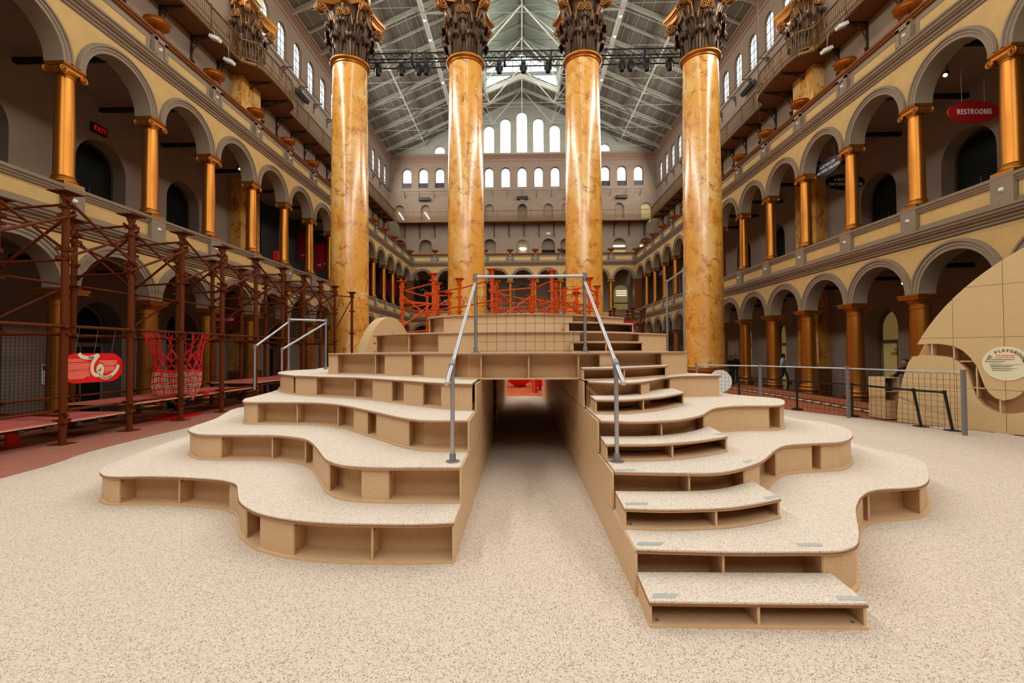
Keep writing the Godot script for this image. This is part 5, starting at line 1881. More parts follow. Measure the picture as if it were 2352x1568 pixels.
	for i in fp.size():
		for j in range(i + 1, fp.size()):
			if (fp[i] as Vector2).distance_to(fp[j]) < 2.3:
				for y in [5.0, 4.1, 3.0, 1.9]:
					pole(fs, D(fp[i].x, y, fp[i].y), D(fp[j].x, y + 0.05, fp[j].y), m, 0.04)
				pole(fs, D(fp[i].x, 4.9, fp[i].y), D(fp[j].x, 3.1, fp[j].y), m, 0.04)
				pole(fs, D(fp[i].x, 1.5, fp[i].y), D(fp[j].x, 3.0, fp[j].y), m, 0.04)

# ---------------------------------------------------------------- half-disc wall on the right
const SLOT_UP := [[0.55, 2.09], [0.77, 2.1], [0.99, 2.09], [1.21, 2.03], [1.37, 1.92], [1.5, 1.75], [1.61, 1.54], [1.67, 1.32], [1.73, 1.08], [1.81, 0.91], [1.92, 0.8], [2.04, 0.76], [2.18, 0.81], [2.29, 0.9], [2.4, 1.05], [2.5, 1.3], [2.58, 1.6]]
const SLOT_LO := [[0.4, 1.77], [0.58, 1.8], [0.79, 1.8], [0.99, 1.78], [1.15, 1.74], [1.29, 1.64], [1.41, 1.48], [1.47, 1.28], [1.53, 1.01], [1.59, 0.8], [1.7, 0.62], [1.83, 0.52], [1.97, 0.46], [2.12, 0.45], [2.3, 0.5], [2.5, 0.62], [2.7, 0.9], [2.85, 1.4]]

func v2s(a: Array) -> Array:
	var o := []
	for q in a:
		o.append(Vector2(q[0], q[1]))
	return o

func build_disc() -> void:
	# plane: u runs from the rim towards the camera's right, v up
	var a := D(9.93, 0, 12.45)
	var e := D(11.11, 0, 10.42)
	var ux := (e - a).normalized()
	var n := Vector3.UP.cross(ux) * -1.0
	n = ux.cross(Vector3.UP)
	var o := thing("half_disc_wall", "tall plywood half-disc wall with a wavy shelf slot cut through it", "play wall", a, "", Basis(ux, Vector3.UP, n))
	var cx := 5.0
	var R := 4.97
	var rim := func(ang: float) -> Vector2: return Vector2(cx - R * cos(ang), R * sin(ang))
	# split at the slot; keep the visible stretch of the disc plus more to the right
	var up := v2s(SLOT_UP)
	var lo := v2s(SLOT_LO)
	var ang_up := asin(2.09 / R)
	var ang_lo := asin(1.77 / R)
	var upper := PackedVector2Array()
	for q in up:
		upper.append(q)
	upper.append(Vector2(2.75, 2.0))
	upper.append(Vector2(3.2, 2.3))
	upper.append(Vector2(9.6, 2.3))
	var t := PI - asin(2.3 / R)
	for i in 41:
		upper.append(rim.call(lerpf(t, ang_up, i / 40.0)))
	var lower := PackedVector2Array()
	for q in lo:
		lower.append(q)
	lower.append(Vector2(3.05, 1.95))
	lower.append(Vector2(3.4, 2.1))
	lower.append(Vector2(9.6, 2.1))
	lower.append(Vector2(9.97, 0.0))
	lower.append(Vector2(0.03, 0.0))
	for i in 10:
		lower.append(rim.call(lerpf(0.02, ang_lo, i / 10.0)))
	# joints: cut into sheets
	var cuts_x := [-1.0, 1.2, 2.08, 4.5, 6.9, 11.0]
	var cuts_y := [-0.1, 1.0, 2.24, 3.47, 6.0]
	for poly in [upper, lower]:
		for i in cuts_x.size() - 1:
			for j in cuts_y.size() - 1:
				var g := 0.004
				var cell := PackedVector2Array([Vector2(cuts_x[i] + g, cuts_y[j] + g), Vector2(cuts_x[i + 1] - g, cuts_y[j] + g), Vector2(cuts_x[i + 1] - g, cuts_y[j + 1] - g), Vector2(cuts_x[i] + g, cuts_y[j + 1] - g)])
				for piece in Geometry2D.intersect_polygons(poly, cell):
					var b := MB.new()
					b.plate(piece, -0.02, 0.0)
					part(o, "face_sheet", b, M.ply_pale)
	# back sheet, rim and shelves inside the slot
	var b := MB.new()
	var whole := PackedVector2Array()
	for i in 61:
		whole.append(rim.call(PI * i / 60.0))
	b.plate(whole, -0.47, -0.45)
	part(o, "back_sheet", b, M.ply_inner)
	b = MB.new()
	for i in 60:
		var p: Vector2 = rim.call(PI * i / 60.0)
		var q: Vector2 = rim.call(PI * (i + 1) / 60.0)
		if p.y > 1.77 and p.y < 2.09 and p.x < 5:
			continue
		b.quad(Vector3(p.x, p.y, -0.45), Vector3(q.x, q.y, -0.45), Vector3(q.x, q.y, -0.005), Vector3(p.x, p.y, -0.005), Vector3(p.x - cx, p.y, 0))
	part(o, "rim_band", b, M.ply)
	for line in [up, lo]:
		b = MB.new()
		for i in line.size() - 1:
			var p: Vector2 = line[i]
			var q: Vector2 = line[i + 1]
			var s := -1.0 if line == up else 1.0
			b.quad(Vector3(p.x, p.y, -0.45), Vector3(q.x, q.y, -0.45), Vector3(q.x, q.y, -0.02), Vector3(p.x, p.y, -0.02), Vector3(-(q.y - p.y), q.x - p.x, 0) * s)
		part(o, "slot_lining", b, M.ply_inner)
	for q in [[0.78, 1.8, 0.78, 2.1], [1.2, 1.72, 1.2, 2.03], [1.6, 0.8, 1.62, 1.53], [1.98, 0.46, 2.0, 0.77]]:
		pbox(o, "shelf_upright", Vector3(q[0], (q[1] + q[3]) / 2, -0.23), Vector3(0.025, q[3] - q[1], 0.42), M.ply)
	for q in [[1.31, 1.64, 1.66], [1.53, 1.74, 1.02]]:
		pbox(o, "shelf", Vector3((q[0] + q[1]) / 2, q[2] if q.size() > 2 else 1.0, -0.23), Vector3(q[1] - q[0], 0.025, 0.42), M.ply)
	pbox(o, "foot", Vector3(5, 0.05, -0.23), Vector3(9.8, 0.1, 0.4), M.ply)
	# round notice
	var s := thing("round_sign", "round cream notice with red THE PLAYGROUND arc on the half-disc wall", "sign", a + ux * 2.1 + Vector3(0, 1.62, 0) + n * 0.012, "", Basis(ux, Vector3.UP, n))
	var m := MB.new()
	var circ := PackedVector2Array()
	for i in 48:
		circ.append(Vector2(0.395 * cos(TAU * i / 48), 0.395 * sin(TAU * i / 48)))
	m.plate(circ, -0.01, 0.004)
	part(s, "board", m, M.cream)
	var txt := "THE PLAYGROUND"
	for i in txt.length():
		if txt[i] == " ":
			continue
		var an := deg_to_rad(172.0 - 164.0 * i / (txt.length() - 1))
		var bb := Basis(Vector3.BACK, an - PI / 2)
		words_on(s, "letter", txt[i], 0.095, M.ink, Transform3D(bb, Vector3(cos(an), sin(an), 0) * 0.30 + Vector3(0, 0, 0.005)))
	words_on(s, "red_line", "Use equipment", 0.042, M.red, Transform3D(Basis(), Vector3(0.0, 0.19, 0.005)))
	words_on(s, "red_line", "at your own risk", 0.042, M.red, Transform3D(Basis(), Vector3(-0.02, 0.145, 0.005)))
	m = MB.new()
	for q in [[0.10, 0.20], [0.085, 0.18], [0.055, 0.13], [0.04, 0.12], [0.01, 0.10], [-0.02, 0.26], [-0.05, 0.19], [-0.065, 0.18], [-0.08, 0.15], [-0.11, 0.21], [-0.125, 0.16], [-0.155, 0.17], [-0.17, 0.13]]:
		m.box(Vector3(-0.27 + q[1] + absf(q[0]) * 0.25, q[0], 0.005), Vector3(q[1] * 2, 0.007, 0.002))
	part(s, "small_print", m, M.iron)

# ---------------------------------------------------------------- fence, stanchions, cabinet
func build_fence() -> void:
	var o := thing("wire_fence", "galvanised post fence with square wire mesh curving along the right edge of the carpet", "fence")
	var ps := [Vector2(9.82, 10.44), Vector2(9.13, 13.1), Vector2(7.85, 15.4), Vector2(6.3, 16.9)]
	for i in ps.size():
		var p: Vector2 = ps[i]
		pbox(o, "post", D(p.x, 0.745, p.y), Vector3(0.07, 1.49, 0.07), M.steel_dull)
		if i + 1 < ps.size():
			var q: Vector2 = ps[i + 1]
			rail_pipe(o, "top_rail", D(p.x, 1.42, p.y), D(q.x, 1.42, q.y), 0.022)
			wire_panel(o, D(p.x, 0, p.y), D(q.x, 0, q.y), 0.06, 1.38, 0.125)
	var lab := ["leaning black stanchion beside the end post of the wire fence", "leaning black stanchion before the half-disc wall", "upright black stanchion near the pale cabinet", "upright black stanchion behind the third tier's right tip", "upright black stanchion near the round white disc"]
	var sp := [Vector2(10.12, 11.05), Vector2(9.9, 11.65), Vector2(9.6, 13.6), Vector2(8.95, 15.2), Vector2(8.0, 17.2)]
	for i in sp.size():
		var p: Vector2 = sp[i]
		var s := thing("stanchion", lab[i], "stanchion", D(p.x, 0, p.y), "", Basis(Vector3.BACK, 0.0))
		var b := MB.new()
		b.lathe([Vector2(0, 0.0), Vector2(0.17, 0.0), Vector2(0.17, 0.015), Vector2(0.05, 0.035), Vector2(0, 0.035)], 20)
		part(s, "base", b, M.black)
		var top := Vector3(-0.17 if i < 2 else 0.0, 0.95, 0.0)
		b = MB.new()
		b.tube(Vector3(0, 0.02, 0), top, 0.032, 10)
		part(s, "post", b, M.black)
		b = MB.new()
		b.tube(top - Vector3(0, 0.07, 0), top + Vector3(0, 0.02, 0), 0.042, 10)
		part(s, "belt_head", b, M.black)
		if i + 1 < sp.size():
			var q: Vector2 = sp[i + 1]
			var e := D(q.x, 0, q.y) - D(p.x, 0, p.y) + Vector3(-0.17 if i + 1 < 2 else 0.0, 0.95, 0)
			b = MB.new()
			b.bar(top - Vector3(0, 0.03, 0), e - Vector3(0, 0.03, 0), 0.006, 0.05)
			part(s, "belt", b, M.black)
	# pale cabinet with open shelves
	var cb := thing("shelf_cabinet", "pale plywood cabinet with two open shelves beside the half-disc wall", "cabinet", D(10.22, 0, 13.2))
	pbox(cb, "side_panel", Vector3(-0.2, 0.585, 0.0), Vector3(0.02, 1.17, 0.58), M.ply_pale)
	pbox(cb, "side_panel", Vector3(0.2, 0.585, 0.0), Vector3(0.02, 1.17, 0.58), M.ply_pale)
	pbox(cb, "back_panel", Vector3(0.0, 0.585, -0.28), Vector3(0.38, 1.17, 0.015), M.ply_inner)
	for y in [0.5, 0.77, 1.16]:
		pbox(cb, "shelf", Vector3(0.0, y, 0.0), Vector3(0.38, 0.02, 0.56), M.ply)
	pbox(cb, "lower_door", Vector3(0.0, 0.25, 0.28), Vector3(0.38, 0.5, 0.02), M.ply)
	var bag := thing("black_bag", "black bag on the upper shelf of the pale cabinet", "bag", D(10.22, 0.785, 13.1))
	var m := MB.new()
	m.lathe([Vector2(0, 0), Vector2(0.12, 0.0), Vector2(0.13, 0.1), Vector2(0.09, 0.24), Vector2(0.04, 0.3), Vector2(0, 0.31)], 14, Vector3.ZERO, Vector2(1, 0.7))
	part(bag, "body", m, M.black)
	m = MB.new()
	m.path([Vector3(-0.05, 0.28, 0), Vector3(0.0, 0.345, 0.03), Vector3(0.1, 0.3, 0.04), Vector3(0.13, 0.2, 0.02)], 0.012, 6)
	part(bag, "strap", m, M.black)
	# white disc leaning behind the fourth tier
	var wd := thing("round_disc", "round white disc standing behind the right end of the fourth tier", "disc", D(7.05, 0.42, 16.6))
	m = MB.new()
	m.lathe([Vector2(0, 0.02), Vector2(0.4, 0.02), Vector2(0.4, 0.02), Vector2(0.41, 0), Vector2(0.4, -0.02), Vector2(0.4, -0.02), Vector2(0, -0.02)], 32)
	part(wd, "face", m, M.white, Transform3D(Basis(Vector3.RIGHT, PI / 2 - 0.12), Vector3(0, 0.42, 0)))
	m = MB.new()
	m.bar(Vector3(0, 0.5, -0.06), Vector3(0, -0.42, -0.35), 0.04, 0.04)
	part(wd, "prop", m, M.ply)

# ---------------------------------------------------------------- things on the left
func build_left_things() -> void:
	var mt := thing("floor_mat", "bright red interlocking floor mat beside the brown scaffold", "mat")
	var b := MB.new()
	b.slab(fan_poly([[-11.3, 12.95], [-11.85, 14.3], [-10.5, 14.35], [-10.32, 13.0]]), 0.002, 0.03)
	part(mt, "mat_sheet", b, M.red)
	var bn := thing("red_bench", "low red bench at the near end of the brown scaffold", "bench", D(-11.2, 0, 9.25))
	pbox(bn, "seat", Vector3(0, 0.34, 0), Vector3(0.9, 0.07, 0.3), M.red)
	for x in [-0.3, 0.28]:
		pbox(bn, "leg", Vector3(x, 0.15, 0), Vector3(0.06, 0.3, 0.24), M.red)
	# hanging sign
	var len := 1.53
	var hh := 0.68
	var s := thing("hanging_sign", "red capsule-shaped sign with a white squiggle hung from the brown scaffold", "sign", D(-10.3, 1.63, 10.39), "", Basis(Vector3(0, 0, -1), Vector3.UP, Vector3(1, 0, 0)))
	b = MB.new()
	var poly := PackedVector2Array()
	for i in 17:
		var a := -PI / 2 + PI * i / 16
		poly.append(Vector2(len / 2 - hh / 2 + hh / 2 * cos(a), hh / 2 * sin(a)))
	for i in 17:
		var a := PI / 2 + PI * i / 16
		poly.append(Vector2(-len / 2 + hh / 2 + hh / 2 * cos(a), hh / 2 * sin(a)))
	b.plate(poly, -0.01, 0.01)
	part(s, "board", b, M.red)
	var sq := [[670, 235], [740, 320], [850, 370], [980, 382], [1100, 360], [1200, 315], [1265, 295], [1200, 400], [1130, 500], [1085, 620], [1075, 760], [1100, 870], [1170, 950], [1260, 970], [1350, 940], [1400, 870], [1412, 760], [1390, 690], [1340, 640], [1285, 690], [1262, 770], [1280, 870], [1330, 960], [1400, 1035], [1500, 1065], [1600, 1050], [1720, 985], [1830, 885], [1905, 775], [1938, 640]]
	b = MB.new()
	var line := smooth(sq, 3)
	var at := func(q: Vector2) -> Vector3: return Vector3((q.x - 180.0) / 1940.0 * len - len / 2, (717.0 - q.y) / 965.0 * hh, 0)
	var ea := []
	var eb := []
	for i in line.size():
		var p: Vector3 = at.call(line[i])
		var t: Vector3 = at.call(line[mini(i + 1, line.size() - 1)]) - at.call(line[maxi(i - 1, 0)])
		var w := Vector3(-t.y, t.x, 0).normalized() * 0.042
		var z := Vector3(0, 0, 0.0112 + i * 0.00003)
		ea.append(p - w + z)
		eb.append(p + w + z)
	for i in line.size() - 1:
		b.quad(ea[i], ea[i + 1], eb[i + 1], eb[i], Vector3.BACK)
	part(s, "squiggle", b, M.cream)
	words_on(s, "lettering", "THE", 0.075, M.ink_black, Transform3D(Basis(), at.call(Vector2(1040, 378)) + Vector3(0, 0, 0.0165)), 0.003)
	var path := [[1262, 815], [1278, 885], [1312, 950], [1358, 1005], [1412, 1045], [1470, 1068], [1530, 1073], [1590, 1062], [1645, 1045], [1695, 1020]]
	var word := "PLAYGROUND"
	for i in 10:
		var q0: Array = path[maxi(i - 1, 0)]
		var q1: Array = path[mini(i + 1, 9)]
		var an := atan2(-(q1[1] - q0[1]), q1[0] - q0[0])
		words_on(s, "letter", word[i], 0.062, M.ink_black, Transform3D(Basis(Vector3.BACK, an), at.call(Vector2(path[i][0], path[i][1])) + Vector3(0, 0, 0.0165)), 0.003, false)
	b = MB.new()
	for q in [[425, 365, 750], [462, 335, 795], [497, 300, 920], [557, 260, 1020], [597, 245, 1010], [632, 235, 1000], [665, 230, 990], [702, 225, 985], [740, 225, 985], [790, 225, 985], [838, 235, 985], [873, 250, 990], [907, 270, 1000], [942, 290, 1010], [978, 320, 1030], [1010, 360, 900], [1045, 415, 840], [490, 1305, 1880], [520, 1305, 1890], [553, 1390, 1905], [585, 1430, 1910], [615, 1450, 1860], [650, 1470, 1800], [708, 1485, 1850], [740, 1485, 1845], [770, 1490, 1830], [802, 1490, 1810], [835, 1485, 1785], [893, 1480, 1640]]:
		var p: Vector3 = at.call(Vector2(q[1], q[0]))
		var e: Vector3 = at.call(Vector2(q[2], q[0]))
		var x := p.x
		while x < e.x - 0.01:
			var w := minf(rng.randf_range(0.02, 0.06), e.x - x)
			b.box(Vector3(x + w / 2, p.y, 0.0115), Vector3(w, 0.013, 0.002))
			x += w + 0.007
	part(s, "small_print", b, M.pink_text)
	b = MB.new()
	for x in [-0.45, 0.0, 0.45]:
		b.tube(Vector3(x, hh / 2, 0), Vector3(x + 0.01, 0.9, 0.08), 0.004, 4)
	part(s, "hanging_wire", b, M.steel)
	rope_net()

func rope_net() -> void:
	var o := thing("rope_net", "tangled red climbing-rope chute hung inside the brown scaffold", "climbing net", D(-10.75, 0, 13.5))
	var pt := func(a: float, y: float) -> Vector3:
		var r := 0.62 + 0.06 * sin(a * 3.0 + y * 2.0) + (0.1 if y > 2.2 else 0.0)
		if y < 1.0:
			r -= (1.0 - y) * 0.35
		return Vector3(cos(a) * r, y, sin(a) * r * 0.85)
	var nseg := 16
	var b := MB.new()
	for i in nseg:
		var a := TAU * i / nseg
		b.path([pt.call(a, 1.75), Vector3(cos(a) * 0.75, 2.3, sin(a) * 0.62), Vector3(cos(a + 0.1) * 0.78, 2.55, sin(a) * 0.66)], 0.012, 5)
		var a2 := a + rng.randf_range(-0.15, 0.15)
		b.path([pt.call(a2, 1.75), Vector3(cos(a2) * 0.7, 2.2, sin(a2) * 0.6), Vector3(cos(a2 + 0.25) * 0.78, 2.56, sin(a2) * 0.66)], 0.012, 5)
	part(o, "hanging_rope", b, M.red_rope)
	# upper loose hexagons
	b = MB.new()
	for j in 4:
		var y0 := 2.02 - 0.17 * j
		for i in nseg:
			var a := TAU * (i + 0.5 * (j % 2)) / nseg
			var h := TAU / nseg
			var k := 0.07 * sin(i * 2.7 + j * 1.3)
			var p: Vector3 = pt.call(a, y0 + k)
			var q: Vector3 = pt.call(a + h * 0.5, y0 - 0.17 + 0.07 * sin(i * 1.9 + j * 2.3))
			var r: Vector3 = pt.call(a - h * 0.5, y0 - 0.17 + 0.07 * sin((i - 1) * 1.9 + j * 2.3))
			b.path([p, q], 0.016, 5)
			b.path([p, r], 0.016, 5)
	part(o, "loose_mesh", b, M.red_rope)
	# lower square net with thick red ropes and fine pale netting
	b = MB.new()
	for j in 6:
		var y := 1.42 - 0.17 * j
		var ring := []
		for i in 33:
			var a := TAU * i / 32
			ring.append(pt.call(a, y + 0.03 * sin(a * 4 + j)))
		b.path(ring, 0.018, 5)
	for i in nseg:
		var a := TAU * i / nseg
		var col := []
		for j in 8:
			col.append(pt.call(a + 0.06 * sin(j * 1.7 + i), 1.45 - 0.125 * j))
		b.path(col, 0.016, 5)
	part(o, "square_mesh", b, M.red_rope)
	b = MB.new()
	for i in 56:
		var a := TAU * i / 56
		for j in 6:
			b.bar(pt.call(a, 1.42 - 0.14 * j), pt.call(a, 1.28 - 0.14 * j), 0.006, 0.006)
	for j in 16:
		var y := 1.4 - 0.055 * j
		for i in 28:
			b.bar(pt.call(TAU * i / 28, y), pt.call(TAU * (i + 1) / 28, y), 0.006, 0.006)
	part(o, "fine_netting", b, M.cream).set_meta("kind", "stuff")
	b = MB.new()
	for q in [[0.5, 0.75, 1.3], [0.4, 0.72, -1.4], [-0.5, 0.75, 1.2], [0.6, 2.2, -1.9], [0.55, 2.1, 1.0]]:
		b.path([Vector3(q[0] * 0.8, q[1], 0), Vector3(0.5, q[1] + (0.2 if q[1] > 1.5 else -0.02), -q[2] * 0.5), Vector3(0.55, q[1] + (0.38 if q[1] > 1.5 else -0.08), -q[2])], 0.01, 5)
	for y in [0.62, 0.66, 0.7]:
		b.lathe([Vector2(0.075, y), Vector2(0.095, y + 0.02), Vector2(0.075, y + 0.04)], 10, D(0.55, 0, -0.53) * Vector3(1, 1, -1))
	part(o, "tie_rope", b, M.red_rope)

# ---------------------------------------------------------------- signs
func oval_sign(label: String, at: Vector3, basis: Basis, w: float, h: float, m: Material, lines: Array, size: float, hang: float, group := "") -> void:
	var s := thing("oval_sign", label, "sign", at, group, basis)
	var b := MB.new()
	var poly := PackedVector2Array()
	for i in 40:
		poly.append(Vector2(w / 2 * cos(TAU * i / 40), h / 2 * sin(TAU * i / 40)))
	b.plate(poly, -0.03, 0.03)
	part(s, "board", b, m)
	for i in lines.size():
		words_on(s, "lettering", lines[i], size, M.white, Transform3D(Basis.from_scale(Vector3(0.82, 1, 1)), Vector3(0, ((lines.size() - 1) / 2.0 - i) * size * 1.15, 0.032)))
	b = MB.new()
	for x in [-0.22, 0.22]:
		b.tube(Vector3(x * w, h * 0.42, 0), Vector3(x * w, h / 2 + hang, 0), 0.006, 4)
	part(s, "hanging_wire", b, M.steel_dull)

func build_signs() -> void:
	var left_b := Basis(Vector3(0, 0, -1), Vector3.UP, Vector3(1, 0, 0))
	var right_b := Basis(Vector3(0, 0, 1), Vector3.UP, Vector3(-1, 0, 0))
	oval_sign("dark red oval RESTROOMS sign in the upper right aisle", D(14.77, 9.79, 15.0), Basis(), 1.68, 0.73, M.red_dark, ["RESTROOMS"], 0.24, 1.9)
	oval_sign("tilted-looking slate-blue oval sign A BETTER LIFE FOR THEIR CHILDREN under an upper arch", D(14.15, 10.5, 21.1), right_b, 1.95, 0.78, M.navy, ["A BETTER LIFE", "FOR THEIR CHILDREN"], 0.19, 1.2)
	oval_sign("black oval sign A BETTER LIFE FOR THEIR CHILDREN half behind an upper column", D(15.55, 10.1, 22.0), Basis(), 1.87, 0.78, M.black, ["A BETTER LIFE", "FOR THEIR CHILDREN"], 0.19, 1.5)
	oval_sign("dark red oval AUDITORIUM sign behind the brown scaffold in the left aisle", D(-15.0, 3.62, 22.0), Basis(), 1.75, 0.62, M.red_dark, ["AUDITORIUM"], 0.2, 1.2)
	oval_sign("blue oval sign high in the far right upper aisle", D(14.3, 10.0, 46.5), right_b, 1.9, 0.8, M.blue, ["A BETTER LIFE", "FOR THEIR CHILDREN"], 0.19, 1.2)
	# exit sign on the left rear wall
	var ex := thing("exit_sign", "small red EXIT sign on the upper left rear wall", "sign", D(-RW + 0.06, 10.86, 17.35), "", left_b)
	pbox(ex, "box", Vector3.ZERO, Vector3(0.62, 0.34, 0.1), M.black)
	words_on(ex, "lettering", "EXIT", 0.26, M.exit_red, Transform3D(Basis(), Vector3(0, 0, 0.055)))
	for q in [[3.3, 16.9], [0.0, 21.3]]:
		var e2 := thing("exit_sign", "tiny red EXIT sign on the far wall above a door", "sign", D(q[0], q[1], FARR - 0.06), "far exit signs")
		pbox(e2, "box", Vector3.ZERO, Vector3(0.5, 0.28, 0.1), M.white)
		words_on(e2, "lettering", "EXIT", 0.2, M.exit_red, Transform3D(Basis(), Vector3(0, 0, 0.055)))
	# lettering on the lit door
	var dl := thing("door_lettering", "dark red door lettering CABIN CORINTHIAN on the lit arched door of the right aisle", "lettering", D(RW + 0.74, 1.75, 21.85), "", right_b)
	words_on(dl, "line", "CABIN", 0.22, M.ink, Transform3D(Basis(), Vector3(0.1, 0.2, 0)))
	words_on(dl, "line", "CORINTH", 0.22, M.ink, Transform3D(Basis(), Vector3(0.05, 0.0, 0)))
	words_on(dl, "line", "IAN", 0.22, M.ink, Transform3D(Basis(), Vector3(0.25, -0.2, 0)))
	# pale door panel and notices
	var dp := thing("grey_door", "plain pale grey service door in the right aisle beside the pilaster", "door", D(RW - 0.04, 0, 24.0), "", right_b)
	pbox(dp, "leaf", Vector3(0, 1.1, 0), Vector3(1.15, 2.2, 0.06), M.upper)
	pbox(dp, "closer", Vector3(0.66, 1.5, 0.08), Vector3(0.12, 0.16, 0.14), M.black)
	var nb := thing("notice", "white paper notice with a dark picture on the wall behind the near net", "notice", D(-RW + 0.04, 1.25, 15.55), "", left_b)
	pbox(nb, "sheet", Vector3.ZERO, Vector3(0.34, 0.72, 0.02), M.white)
	pbox(nb, "picture", Vector3(-0.02, 0.22, 0.012), Vector3(0.24, 0.16, 0.01), M.iron)
	var tb := thing("text_panel", "dark text panel on the wall behind the rope net", "panel", D(-RW + 0.04, 1.7, 26.0), "", left_b)
	pbox(tb, "board", Vector3.ZERO, Vector3(0.8, 1.1, 0.03), M.iron)
	# exhibition in the upper left aisle: black screens, red banners, red kiosk
	var sc := thing("exhibition_screen", "black exhibition lining of the upper left aisle behind the red banners", "screen", D(-RW + 0.3, 6.0, 41.0))
	pbox(sc, "board", Vector3(0, 2.8, 0), Vector3(0.1, 5.6, 26.0), M.dark_panel)
	pbox(sc, "end_board", Vector3(1.2, 2.8, -11.5), Vector3(2.4, 5.6, 0.1), M.dark_panel)
	for q in [[-16.3, 32.6, "co", 8.75, 10.75, 0.68], [-15.7, 34.0, "ni", 8.3, 10.3, 0.68], [-16.3, 36.6, "ner", 8.9, 11.0, 0.74], [-15.2, 37.2, "", 7.6, 9.0, 0.5], [-15.0, 42.0, "", 7.8, 10.6, 0.8], [-15.6, 45.0, "", 8.0, 10.6, 0.8], [-14.9, 47.5, "", 8.2, 10.4, 0.8], [-14.6, 50.0, "", 8.2, 10.2, 1.0]]:
		var bn := thing("red_banner", "hanging dark red banner " + ("lettered %s" % q[2] if q[2] != "" else "without lettering") + " in the upper left aisle", "banner", D(q[0], (q[3] + q[4]) / 2, q[1]), "red banners of the upper left aisle" if q[2] == "" else "")
		pbox(bn, "cloth", Vector3.ZERO, Vector3(q[5], q[4] - q[3], 0.02), M.red_dark)
		if q[2] != "":
			words_on(bn, "lettering", q[2], 0.28, M.white, Transform3D(Basis(), Vector3(0.02, -(q[4] - q[3]) / 2 + 0.38, 0.014)))
		var wr := MB.new()
		for x in [-0.25, 0.25]:
			wr.tube(Vector3(x, (q[4] - q[3]) / 2, 0), Vector3(x, 12.1 - (q[3] + q[4]) / 2, 0), 0.006, 4)
		part(bn, "hanging_wire", wr, M.black)
	var ki := thing("red_kiosk", "bright red kiosk with a white ring emblem behind the upper left parapet", "kiosk", D(-15.6, 5.9, 28.1))
	pbox(ki, "tall_block", Vector3(-0.12, 1.25, 0), Vector3(0.3, 2.5, 0.3), M.red)
	pbox(ki, "low_block", Vector3(0.22, 1.0, 0.0), Vector3(0.36, 2.0, 0.3), M.red)
	var em := MB.new()
	for i in 10:
		var a0 := -0.6 + 2.6 * i / 10
		var a1 := -0.6 + 2.6 * (i + 1) / 10
		em.bar(Vector3(0.2 + 0.09 * cos(a0), 1.72 + 0.09 * sin(a0), 0.155), Vector3(0.2 + 0.09 * cos(a1), 1.72 + 0.09 * sin(a1), 0.155), 0.01, 0.03)
	part(ki, "emblem", em, M.white)
	# small aisle spotlights
	for q in [[14.9, 11.75, 16.0, "upper right"], [15.2, 4.75, 18.3, "lower right"], [15.2, 4.75, 33.5, "lower right"], [15.2, 4.75, 30.2, "lower right"], [-15.0, 11.7, 23.0, "upper left"], [-15.0, 11.7, 26.4, "upper left"], [-15.0, 11.7, 30.0, "upper left"], [-15.0, 11.7, 44.0, "upper left"], [15.0, 11.7, 44.0, "upper right"]]:
		var sl := thing("aisle_spotlight", "small lit track spotlight in the %s aisle" % q[3], "spotlight", D(q[0], q[1], q[2]), "%s aisle spotlights" % q[3])
		var h := MB.new()
		h.tube(Vector3(0, 0, 0), Vector3(-signf(q[0]) * 0.16, -0.16, 0.1), 0.07, 10)
		h.tube(Vector3(0, 0, 0), Vector3(0, (5.5 if q[1] < 6.0 else 12.12) - q[1], 0), 0.015, 5)
		part(sl, "housing", h, M.black)
		h = MB.new()
		h.tube(Vector3(-signf(q[0]) * 0.16, -0.16, 0.1), Vector3(-signf(q[0]) * 0.165, -0.165, 0.103), 0.062, 10)
		part(sl, "lens", h, M.lamp)

